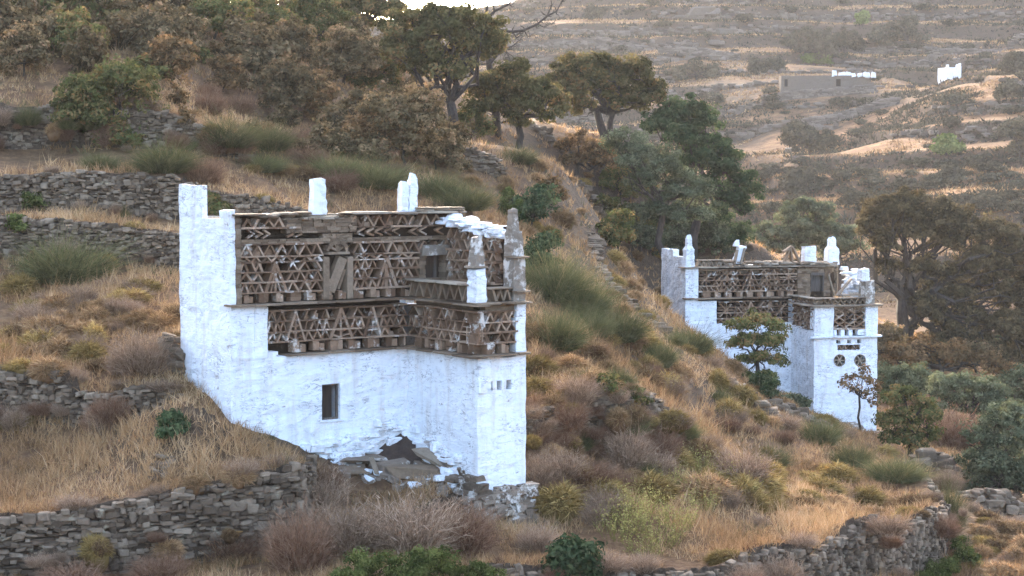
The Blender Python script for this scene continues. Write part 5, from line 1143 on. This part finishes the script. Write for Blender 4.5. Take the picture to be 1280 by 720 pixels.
# growth on and before the dry stone walls
def wall_growth(key, n, kinds, w, hr, label, group, seed, front=(.2, .8), lift=0.0, fr=(0, 1)):
    r_ = random.Random(seed); PL = WALLS[key][0]; seg = np.hypot(np.diff(PL[:, 0]), np.diff(PL[:, 1])); cum = np.r_[0, np.cumsum(seg)]
    for _ in range(n):
        s = r_.uniform(*fr) * cum[-1]; i = min(int(np.searchsorted(cum, s, 'right') - 1), len(seg) - 1); t = (s - cum[i]) / seg[i]
        p = PL[i] * (1 - t) + PL[i + 1] * t; d = (PL[i + 1] - PL[i])[:2] / seg[i]; q = p[:2] + np.array([d[1], -d[0]]) * r_.uniform(*front)
        if inside(q[0], q[1], .1): continue
        kind = r_.choice(kinds); o = link(NAMES[kind][0], r_.choice(PROTO[kind]), None, (q[0], q[1], gz(*q) + lift * p[2] * r_.random() - .05)); sw = r_.uniform(*w)
        o.scale = (sw, sw * .8, sw * r_.uniform(*hr)); o.rotation_euler = (jit(.15), jit(.15), r_.uniform(0, 6.28)); tag(o, label, NAMES[kind][1], group)
# low thorny cushions
def scatter(kind, n, box, w, hr, label, group, seed, sel=None):
    r_ = random.Random(seed); k = 0; tries = 0
    while k < n and tries < n * 8:
        tries += 1; px = r_.uniform(box[0], box[2]); py = r_.uniform(box[1], box[3])
        if sel and not sel(px, py): continue
        b_ = hit(px, py)
        if b_ is None or inside(b_[0], b_[1]): continue
        ww_ = r_.uniform(*w); s = b_[1] / F; me = r_.choice(PROTO[kind]); nm, cat = NAMES[kind]
        o = link(nm, me, None, (b_[0], b_[1], b_[2] - .05)); sw = ww_; o.scale = (sw, sw * r_.uniform(.75, 1.15), sw * r_.uniform(*hr)); o.rotation_euler = (jit(.12), jit(.12), r_.uniform(0, 6.28)); tag(o, label, cat, group); k += 1
def inside(x, y, m=.25):
    for B, (a, b_, c_, d_) in ((B1, (FA1L - m, TW1 + m, -3.3 - m, 3.4)), (B2, (UL2 - m, TW2 + m, -2.9 - m, 3))):
        p = B.R.T @ (np.array([x, y, 0]) - np.array([B.C[0], B.C[1], 0]))
        if a < p[0] < b_ and c_ < p[1] < d_ and (p[1] > 0 or p[0] > -.2): return True
    return False
FA1L, TW1, UL2, TW2 = -5.0, 1.5, -6.3, 3.0
for key, n, kinds, lab, grp, sd, lf in [('w1', 16, ['redbrown', 'dead', 'cushion'], 'dry brush against the face of the bottom left wall', 'brush before the bottom left wall', 101, .5),
  ('w2', 12, ['cushion', 'dead', 'redbrown'], 'dry brush against the short wall above the grass terrace', 'brush before the short left wall', 102, .3), ('w3', 14, ['cushion', 'redbrown', 'dead'], 'dry tuft at the foot of the lower parallel wall', 'tufts before the lower parallel wall', 103, .2),
  ('w4', 9, ['cushion', 'broom', 'dead'], 'tuft on the ledge between the two parallel walls', 'tufts between the parallel walls', 104, .2), ('w5', 22, ['redbrown', 'dead', 'cushion', 'broom'], 'brush half hiding the topmost left wall', 'brush before the topmost wall', 105, .7),
  ('w8', 34, ['dead', 'redbrown', 'cushion', 'cushion', 'broom'], 'dry brush overgrowing the rubble wall right of the tower', 'brush over the rubble wall', 106, .9), ('w9', 12, ['cushion', 'redbrown', 'dead'], 'dry brush hanging on the curved wall of the promontory', 'brush on the promontory wall', 107, .8)]:
    wall_growth(key, n, kinds, (.45, 1.1), (.6, 1.0), lab, grp, sd, lift=lf)
    wall_growth(key, n, ['redbrown', 'dead'], (.25, .55), (.6, 1.1), lab.replace('brush', 'little brush').replace('tuft', 'little tuft'), grp + ', little ones', sd + 20, front=(.12, .6), lift=lf)
    wall_growth(key, n // 2, ['cushion', 'dead'], (.5, 1.1), (.35, .7), lab, grp, sd + 50, front=(-.5, -.05))
G = 'thorny cushion shrubs on the slope right of the near house'
scatter('cushion', 78, (660, 425, 1150, 640), (.8, 1.7), (.5, .85), 'low brown thorny cushion on the slope between the two pigeon houses', G, 1, lambda x, y: y > 425 + max(0, (x - 850)) * .55 and not (660 < x < 830 and 495 < y < 595))
scatter('cushion', 26, (960, 580, 1160, 650), (.6, 1.2), (.45, .7), 'low brown thorny cushion on the slope between the two pigeon houses', G, 2)
scatter('cushion', 40, (0, 350, 225, 468), (.7, 1.5), (.45, .8), 'dry thorny cushion on the slope left of the white end wall', 'thorny cushions left of the near house', 3)
scatter('dead', 22, (0, 350, 225, 468), (.5, 1.0), (.6, .9), 'dry grey tuft on the slope left of the white end wall', 'dry tufts left of the near house', 13)
scatter('cushion', 26, (760, 300, 830, 420), (.6, 1.3), (.5, .8), 'dry cushion on the orange slope beside the stone steps', 'cushions beside the stone steps', 4)
scatter('cushion', 26, (560, 190, 760, 330), (.6, 1.4), (.45, .8), 'dry cushion on the slope above the near roof', 'cushions above the near roof', 5)
scatter('redbrown', 26, (240, 120, 560, 240), (.7, 1.5), (.6, .9), 'reddish dry brush on the bank behind the near roof', 'reddish brush behind the near roof', 6)
scatter('cushion', 14, (250, 160, 460, 225), (.7, 1.5), (.5, .8), 'dry cushion on the grassy bank under the upper thicket', 'cushions on the upper bank', 7)
scatter('redbrown', 26, (660, 440, 1050, 640), (.5, 1.1), (.6, .9), 'reddish dry brush among the thorny cushions', 'reddish brush between the two houses', 8)
scatter('dead', 26, (660, 440, 1080, 690), (.5, 1.1), (.6, 1.0), 'grey dry brush among the thorny cushions', 'grey brush between the two houses', 9)
scatter('broom', 12, (660, 430, 1080, 600), (.5, .9), (.7, 1.0), 'small green broom among the thorny cushions', 'small brooms between the two houses', 10)
for px, py, w, h_ in [(1245, 690, 46, 32), (1268, 700, 46, 34), (1250, 720, 50, 34), (1280, 690, 44, 40), (1285, 725, 50, 36), (1235, 735, 40, 30)]:
    shrub('cushion', px, py, w, h_, 'ochre cushion shrub in the lower right corner', 'ochre cushions at lower right')
scatter('cushion', 16, (1185, 640, 1280, 720), (.7, 1.3), (.45, .8), 'dry cushion on the low ground at lower right', 'cushions on the low ground at lower right', 14)
scatter('dead', 12, (1185, 610, 1280, 720), (.5, 1.0), (.6, .9), 'grey dry tuft on the low ground at lower right', 'dry tufts at lower right', 15)
GR = 'oak scrub of the upper left thicket'
scatter('grove', 46, (0, 0, 480, 110), (1.5, 3.2), (.7, 1.1), 'brownish oak scrub merging into the upper left thicket', GR, 20, lambda x, y: y < 95)
scatter('mixed', 20, (0, 0, 480, 100), (1.4, 3.0), (.7, 1.1), 'greenish oak scrub merging into the upper left thicket', GR, 21)
scatter('rust', 14, (200, 60, 560, 190), (1.0, 2.2), (.7, 1.0), 'rusty scrub along the lower rim of the upper left thicket', GR, 22)
scatter('grove', 16, (340, 60, 570, 200), (1.4, 2.6), (.8, 1.1), 'brownish oak scrub merging into the upper left thicket', GR, 23)

# scrub on the far slopes
GF = 'scrub bushes on the far slopes'
def far_scatter(kind, n, box, w, seed, label, group, hr=(.5, .85), sel=None):
    r_ = random.Random(seed)
    for _ in range(n):
        px, py = r_.uniform(box[0], box[2]), r_.uniform(box[1], box[3])
        if sel and not sel(px, py): continue
        b_ = hit(px, py)
        if b_ is None or b_[1] < 165: continue
        o = link(NAMES[kind][0], r_.choice(PROTO[kind]), None, (b_[0], b_[1], b_[2] - .15)); s = r_.uniform(*w); o.scale = (s, s, s * r_.uniform(*hr)); o.rotation_euler = (0, 0, r_.uniform(0, 6.28)); tag(o, label, NAMES[kind][1], group)
far_scatter('far', 110, (640, 0, 1280, 200), (1.4, 5.0), 31, 'dull scrub bush on the terraces of the far hillside', GF)
far_scatter('far', 80, (940, 205, 1280, 265), (2.0, 4.6), 32, 'dark scrub bush in the band below the orange spur', 'scrub below the orange spur')
far_scatter('far', 46, (1000, 90, 1280, 240), (.8, 2.8), 33, 'small scrub bush on the orange spur', 'scrub on the orange spur', sel=lambda x, y: y > 240 - (x - 960) * .52 + 12)
for px, py, w, h_, k, lab in [(1012, 194, 76, 52, 'far', 'round dark tree at the left foot of the orange spur'), (1183, 194, 36, 30, 'fargreen', 'bright green bush in the middle of the orange spur'), (1012, 75, 70, 45, 'far', 'dark thicket left above the ruined house'), (1055, 68, 70, 42, 'far', 'dark thicket above the ruined house'),
  (1100, 62, 60, 34, 'far', 'dark thicket above the right end of the ruined house'), (1135, 58, 60, 38, 'far', 'rounded purple-grey thicket above and right of the ruined house'), (1020, 82, 38, 24, 'fargreen', 'greenish bush right above the ruined house'), (1078, 32, 20, 20, 'fargreen', 'single green bush high on the far hillside'),
  (960, 90, 50, 22, 'far', 'grey thicket left of the ruined house'), (945, 92, 40, 20, 'far', 'grey thicket second left of the ruined house'), (1265, 125, 40, 26, 'far', 'dark bush at the right edge on the orange spur'), (870, 100, 70, 30, 'far', 'broad grey thicket in the middle of the far hillside'),
  (1275, 205, 60, 60, 'far', 'dark tree cut by the right edge at the foot of the spur'), (740, 25, 30, 20, 'far', 'grey bush high on the pale far hillside'), (1005, 240, 60, 34, 'far', 'dark shrubs at the foot of the orange spur, left end'), (1270, 95, 40, 32, 'far', 'dark bush at the right edge above the spur')]:
    leafy(k, px, py, w, h_, lab, leaf=.24, dens=70, cl=.8, y0=170)

# ------------------------------------------------------------------ loose stones, steps, slabs
def rock(px, py, w, h_, d_, label, mat='worn_stone', name='fallen_slab', cat='stone', rot=(0, 0, 0), group=None, lift=.0):
    b_ = hit(px, py); mb = MB(); stone(mb, (0, 0, h_ / 2), (1, 0, 0), (0, 1, 0), (0, 0, 1), w, d_, h_, .12); stone(mb, (w * .1, -.03, h_ * .55), (1, .1, 0), (-.1, 1, 0), (0, 0, 1), w * .7, d_ * .9, h_ * .9, .12)
    o = mb.build(name, M[mat]); o.location = (b_[0], b_[1], b_[2] + lift - .05); o.rotation_euler = rot; tag(o, label, cat, group); return o
def slab_at(px, py, w, h_, d_, label, rot, mat='slate', lift=0.0, fwd=0.0):
    b_ = hit(px, py); mb = MB(); stone(mb, (0, 0, h_ / 2), (1, 0, 0), (0, 1, 0), (0, 0, 1), w, d_, h_, .14, SQ_V, SQ_F)
    o = mb.build('fallen_slab', M[mat]); o.location = (b_[0], b_[1] - fwd, b_[2] + lift); o.rotation_euler = rot; tag(o, label, 'stone')
slab_at(458, 578, 1.2, .10, .6, 'long grey slab lying across the left of the rubble heap', (.18, .08, .35), 'footing', .06)
slab_at(438, 590, .8, .09, .5, 'brown flat slab at the left end of the rubble heap', (.2, .02, .2), 'slate', .02)
slab_at(520, 594, 1.3, .28, .35, 'thick dark slab edge in the middle of the rubble heap', (.1, .05, .1), 'slate', -.06)
slab_at(492, 586, .7, .2, .4, 'grey block beside the leaning stone in the rubble', (.2, -.1, .5), 'footing', .0)
slab_at(548, 586, 1.25, .09, .38, 'long smooth slab sloping down to the right of the dark earth', (.35, .42, -.3), 'coping', .22, .25)
slab_at(572, 596, .8, .13, .45, 'pale flat slab nearest the tower side', (.15, .06, -.2), 'white_worn', .14, .2)
slab_at(473, 592, .11, .45, .12, 'short upright stone leaning in the rubble', (.1, -.35, 0), 'coping', .0, .2)
slab_at(580, 612, .5, .18, .4, 'square pale stone wedged under the tower side', (.1, .0, -.3), 'white_worn', .08)
for k in range(80):
    px = rnd.uniform(428, 592); py = np.interp(px, [428, 500, 590], [580, 594, 612]) + jit(18); s = rnd.uniform(.06, .30) ** 1.0
    b_ = hit(px, py); mb = MB(); stone(mb, (0, 0, 0), (1, 0, 0), (0, 1, 0), (0, 0, 1), s * 1.4, s, s * .55, .2)
    o = mb.build('broken_stone', M['white_worn' if rnd.random() < .22 else 'footing']); o.location = tuple(b_ + np.array([0, 0, s * .1])); o.rotation_euler = (jit(.4), jit(.4), jit(2)); tag(o, 'small broken stone lying in the rubble below the near house', 'stone', 'broken stones of the rubble heap')
bm = bmesh.new(); bmesh.ops.create_grid(bm, x_segments=60, y_segments=40, size=1.0); bm.verts.index_update()
Vh = np.array([v.co[:] for v in bm.verts]); Fh = [tuple(v.index for v in f_.verts) for f_ in bm.faces]; bm.free()
rr = np.hypot(Vh[:, 0] / (1.0 + .2 * fbm(Vh[:, 0] * 2, Vh[:, 1] * 2, 63)), Vh[:, 1]); LX, LY = -.85 + 1.7 * Vh[:, 0] * 1.0, -.55 + .85 * Vh[:, 1]
W_ = (B1.R @ np.stack([LX, LY, np.zeros(len(LX))])).T + B1.C
apex = at(507, 551, 44.7)[2]; pk = np.clip(1 - np.abs(LX + .15) / 1.6, 0, 1) * np.clip(1 - np.clip(-LY - .05, 0, 9) / 1.2, 0, 1)
gg = ground(W_[:, 0], W_[:, 1]); zt_ = gg - .25 + np.clip(apex - gg + .42, 0, 2.2) * pk ** 1.0 + .16 * fbm(LX * 4, LY * 4, 64) + .05 * fbm(LX * 15, LY * 15, 65)
mb = MB(); mb.add(np.stack([W_[:, 0], W_[:, 1], zt_], 1) - B1.C, Fh); eh = mb.build('earth_heap', M['earth'], None, tuple(B1.C), True); tag(eh, 'dark heap of earth in the inner corner of the near house', 'earth heap')
st = MB(); prev = None
for i in range(60):
    t = i / 59; px = np.interp(t, [0, .35, .6, 1], [738, 745, 765, 822]); py = np.interp(t, [0, .35, .6, 1], [292, 330, 365, 412])
    b_ = hit(px, py); w_ = rnd.uniform(.3, .85)
    stone(st, b_ + np.array([jit(.18), 0, -.02]), (1, jit(.3), jit(.05)), (0, 1, 0), (0, 0, 1), w_, .55, rnd.uniform(.14, .28), .15)
    if prev is not None: stone(st, (b_ + prev) / 2 + np.array([0, 0, -.04]), (1, .1, 0), tuple((b_ - prev) / (np.linalg.norm(b_ - prev) + 1e-9)), (0, 0, 1), .6, np.linalg.norm(b_ - prev) * 1.3, .12, .05)
    prev = b_
tag(st.build('stone_steps', M['wall_stone']), 'flight of rough stone steps descending the slope between the houses', 'steps')
def heap(px, py, w, n, label, s=(.25, .5), mat='wall_stone', hgt=.5):
    b_ = hit(px, py); k_ = b_[1] / F; mb = MB()
    for k in range(n):
        u = jit(.5) * w * k_; z_ = rnd.uniform(0, hgt) * (1 - abs(u) / (w * k_) * 1.2); y_ = jit(.3)
        stone(mb, (u, y_, gz(b_[0] + u, b_[1] + y_) - b_[2] + z_), (1, jit(.3), jit(.2)), (jit(.2), 1, 0), (0, 0, 1), rnd.uniform(*s), rnd.uniform(*s) * .8, rnd.uniform(*s) * .5, .2)
    tag(mb.build('stone_heap', M[mat], None, tuple(b_)), label, 'stone heap')
heap(1165, 600, 50, 40, 'ruined stone hut corner on the bank right of the promontory', (.4, .9), hgt=1.2)
heap(1245, 645, 90, 90, 'broken dry stone wall under the olive at the right edge', (.3, .6), hgt=.9)
heap(940, 505, 60, 50, 'rubble foot of a wall below the small oak', (.25, .6), hgt=.4)
heap(1000, 525, 70, 50, 'flat foundation rubble before the farther tower', (.3, .8), hgt=.3)
heap(215, 460, 40, 60, 'pile of dark stones against the white end wall', (.2, .45), hgt=.9)
heap(900, 300, 70, 40, 'low rubble wall on the slope behind the farther roof', (.3, .6), hgt=.6)
heap(200, 590, 22, 20, 'small heap of reddish stones on the grass terrace edge', (.12, .25), hgt=.2)
heap(680, 172, 45, 30, 'little pile of stones on the ridge between the oaks', (.3, .7), hgt=.5)
heap(738, 255, 40, 40, 'stony outcrop beside the top of the path', (.3, .7), hgt=.6)
for px, py, s in [(876, 18, 5.5), (865, 22, 3.5), (910, 43, 4), (893, 55, 3), (1000, 200, 2), (990, 190, 2), (895, 75, 2.5), (955, 165, 2.2)]:
    b_ = hit(px, py, 170); mb = MB(); stone(mb, (0, 0, .3), (1, 0, 0), (0, 1, 0), (0, 0, 1), s, s * .6, s * .35, .2); stone(mb, (s * .4, 0, .2), (1, .2, 0), (-.2, 1, 0), (0, 0, 1), s * .6, s * .5, s * .3, .2)
    tag(mb.build('rock_outcrop', M['far_stone'], None, tuple(b_)), 'pale rock outcrop on the far hillside', 'rock', 'pale rocks on the far hillside')

# terrace walls of the far hillside
for k, (x0, y0_, x1, y1_, dep_, lab) in enumerate([
  (960, 125, 1090, 116, 0, 'far terrace wall just below the ruined house'), (1030, 72, 1130, 60, 0, 'far terrace wall above the ruined house'), (980, 165, 1120, 132, 0, 'dark far terrace wall below the ruined house, ending at the spur'),
  (1140, 72, 1280, 64, 0, 'far terrace wall at the right edge left of the tiny white house'), (690, 62, 800, 50, 0, 'pale far terrace wall right of the tallest oak'), (830, 75, 920, 62, 0, 'far terrace wall in the middle of the far hillside')]):
    n = 18; pts = [hit(x0 + (x1 - x0) * i / n, y0_ + (y1_ - y0_) * i / n, 170) for i in range(n + 1)]; Yk = np.median([p[1] for p in pts]); mb = MB()
    for i in range(n * 34):
        px = x0 + (x1 - x0) * rnd.random(); py = y0_ + (y1_ - y0_) * (px - x0) / (x1 - x0); q = at(px, py, Yk + rnd.uniform(-.15, .15)); gz_ = gz(q[0], q[1])
        stone(mb, (q[0], q[1], gz_ + rnd.uniform(-.2, 1.1)), (1, 0, jit(.1)), (0, 1, 0), (0, 0, 1), rnd.uniform(.8, 2.2), .7, rnd.uniform(.3, .6), .2)
    o = mb.build('stone_wall', M['far_stone']); tag(o, lab, 'wall', None, 'thing')

def contour_wall(pts):
    if len(pts) < 7: return
    mb = MB()
    for x, y, z in pts:
        for _ in range(6): stone(mb, (x + jit(.6), y - .3 + jit(.25), z + rnd.uniform(-1.6, .45)), (1, 0, jit(.1)), (0, 1, 0), (0, 0, 1), rnd.uniform(.8, 1.8), .9, rnd.uniform(.3, .7), .2)
    tag(mb.build('stone_wall', M['far_stone']), 'long dry stone terrace wall following the contour of the far hillside', 'wall', 'contour terrace walls of the far hillside', 'thing')
cx_, cy_ = np.meshgrid(np.arange(-30, 150, 1.1), np.linspace(225, 430, 420), indexing='ij'); QL = terr_level(cx_, cy_)
for lv in range(1, 13):
    run = []
    for r_ in range(len(cx_)):
        q = QL[r_]; i = np.nonzero((q[:-1] < lv + .92) & (q[1:] >= lv + .92))[0]; x = cx_[r_, 0]; y = cy_[r_, i[0]] if len(i) else 0
        if not len(i) or vnoise(x * .045, lv * 7.3, 81) < .42 or (run and abs(run[-1][1] - y) > 2.5): contour_wall(run); run = []
        if len(i) and vnoise(x * .045, lv * 7.3, 81) >= .42: run.append((x, y, gz(x, y)))
    contour_wall(run)

# ------------------------------------------------------------------ dry grass
def grass_field(n, yr_, hgt, w, per, mat='straw', seed=1, sel=None, tone=(0, 1)):
    rg = np.random.default_rng(seed); y = 1 / rg.uniform(1 / yr_[1], 1 / yr_[0], n); x = (rg.uniform(-.36, .36, n)) * y
    den = fbm(x * .35, y * .35, 91, 3) + .25 * fbm(x * 1.6, y * 1.6, 92, 2); k = den > -.11; x, y = x[k], y[k]
    e = .12; sl = np.hypot(ground(x + e, y) - ground(x - e, y), ground(x, y + e) - ground(x, y - e)) / (2 * e); k = sl < 2.2; x, y = x[k], y[k]
    for B, (a, b_, c_, d_) in ((B1, (-5.05, 1.6, -3.25, 3.4)), (B2, (-6.3, 3.1, -2.85, 3.1))):
        p0 = (x - B.C[0]) * B.R[0, 0] + (y - B.C[1]) * B.R[1, 0]; p1 = (x - B.C[0]) * B.R[0, 1] + (y - B.C[1]) * B.R[1, 1]
        k = ~((p0 > a) & (p0 < b_) & (p1 > c_) & (p1 < d_) & ((p1 > -.05) | (p0 > -.1))); 
        if B is B1: k &= ~((p0 > -2.6) & (p0 < .2) & (p1 > -1.6) & (p1 < .3))
        x, y = x[k], y[k]
    if sel is not None: k = sel(x, y); x, y = x[k], y[k]
    z = ground(x, y); n = len(x); idx = np.repeat(np.arange(n), per); m_ = len(idx)
    hh = hgt * (.6 + .9 * vnoise(x * .5, y * .5, 95)); ht = np.clip(.5 + 1.1 * fbm(x * .5, y * .5, 97, 3) + rg.uniform(-.2, .2, n), 0, 1)
    Pb = np.stack([x, y, z - .03], 1)[idx] + rg.normal(size=(m_, 3)) * np.array([.07, .07, 0]); D = rg.normal(size=(m_, 3)) * .38 + np.array([0, 0, 1]); D[:, 2] = np.abs(D[:, 2])
    L = hh[idx] * rg.uniform(.5, 1.25, m_); t = np.clip(ht[idx] + rg.uniform(-.25, .25, m_), 0, 1) * (tone[1] - tone[0]) + tone[0]
    V, Fc, tt_ = blades(Pb, D, L, np.full(m_, 1.0) * w * (Pb[:, 1] / 42) ** .8, t, .35, 2)
    return np_mesh('dry_grass', V, Fc, M[mat], tt_)
tag(link('dry_grass', grass_field(64000, (33, 120), .34, .017, 7)), 'dry straw grass covering the terraces and slopes', 'grass', kind='stuff')
tag(link('dry_weeds', grass_field(16000, (33, 110), .30, .018, 6, 'redbrown', 5, lambda x, y: fbm(x * .25, y * .25, 44, 3) > -.02)), 'brown dry weeds among the grass', 'weeds', kind='stuff')
tag(link('green_undergrowth', grass_field(9000, (33, 110), .34, .016, 6, 'broom', 6, lambda x, y: fbm(x * .3, y * .3, 48, 3) > .06)), 'olive green low undergrowth among the grass', 'undergrowth', kind='stuff')

tag(link('dry_grass', grass_field(9000, (33, 75), .62, .018, 9, 'straw', 8, lambda x, y: fbm(x * .45, y * .45, 49, 3) > .10)), 'tall tufts of dry orange grass on the terraces', 'grass', kind='stuff')
def far_tufts(n, seed, mat, hgt, w, sel):
    rg = np.random.default_rng(seed); y = rg.uniform(165, 420, n * 4); x = rg.uniform(-.10, .34, n * 4) * y; k = sel(x, y); x, y = x[k][:n], y[k][:n]; z = ground(x, y); per = 6; idx = np.repeat(np.arange(len(x)), per); m_ = len(idx)
    Pb = np.stack([x, y, z - .1], 1)[idx] + rg.normal(size=(m_, 3)) * np.array([.35, .35, 0]); D = rg.normal(size=(m_, 3)) * .6 + np.array([0, 0, .9]); D[:, 2] = np.abs(D[:, 2])
    V, Fc, t = blades(Pb, D, hgt * rg.uniform(.4, 1.3, m_), np.full(m_, w), np.clip(rg.uniform(0, 1, len(x))[idx] + rg.uniform(-.2, .2, m_), 0, 1), .4, 2); return np_mesh('tussocks', V, Fc, M[mat], t)
tag(link('tussock_grass', far_tufts(30000, 1, 'cushion', .5, .2, lambda x, y: fbm(x * .05, y * .08, 66, 4) > -.05)), 'dry tussock grass on the far slopes', 'grass', kind='stuff')
tag(link('low_scrub', far_tufts(26000, 2, 'far_scrub', .75, .26, lambda x, y: (fbm(x * .05, y * .09, 67, 4) > .06) | ((ground(x, y + .8) - ground(x, y - .8) > .75) & (fbm(x * .1, y * .1, 68, 3) > -.2)))), 'low dull scrub covering the far slopes', 'scrub', kind='stuff')

# ------------------------------------------------------------------ haze in the valley air
bm = bmesh.new(); bmesh.ops.create_cube(bm, size=1.0); me = bpy.data.meshes.new('haze'); bm.to_mesh(me); bm.free()
hz = link('haze', me); zlo = float(GZ.min()) - 1.0; zhi = float(GZ.max()) + 14.0
hz.location = (0, 380, (zlo + zhi) / 2); hz.scale = (1010, 800, zhi - zlo)
hm_ = bpy.data.materials.new('haze_air'); hm_.use_nodes = True; nt = hm_.node_tree; nt.nodes.clear()
o_ = nt.nodes.new('ShaderNodeOutputMaterial'); pv = nt.nodes.new('ShaderNodeVolumePrincipled'); pv.inputs['Density'].default_value = 0.00014
pv.inputs['Color'].default_value = (0.95, 0.93, 0.92, 1); pv.inputs['Anisotropy'].default_value = 0.0
nt.links.new(pv.outputs[0], o_.inputs['Volume']); me.materials.append(hm_); tag(hz, 'thin pale haze in the valley air', 'haze', kind='stuff')
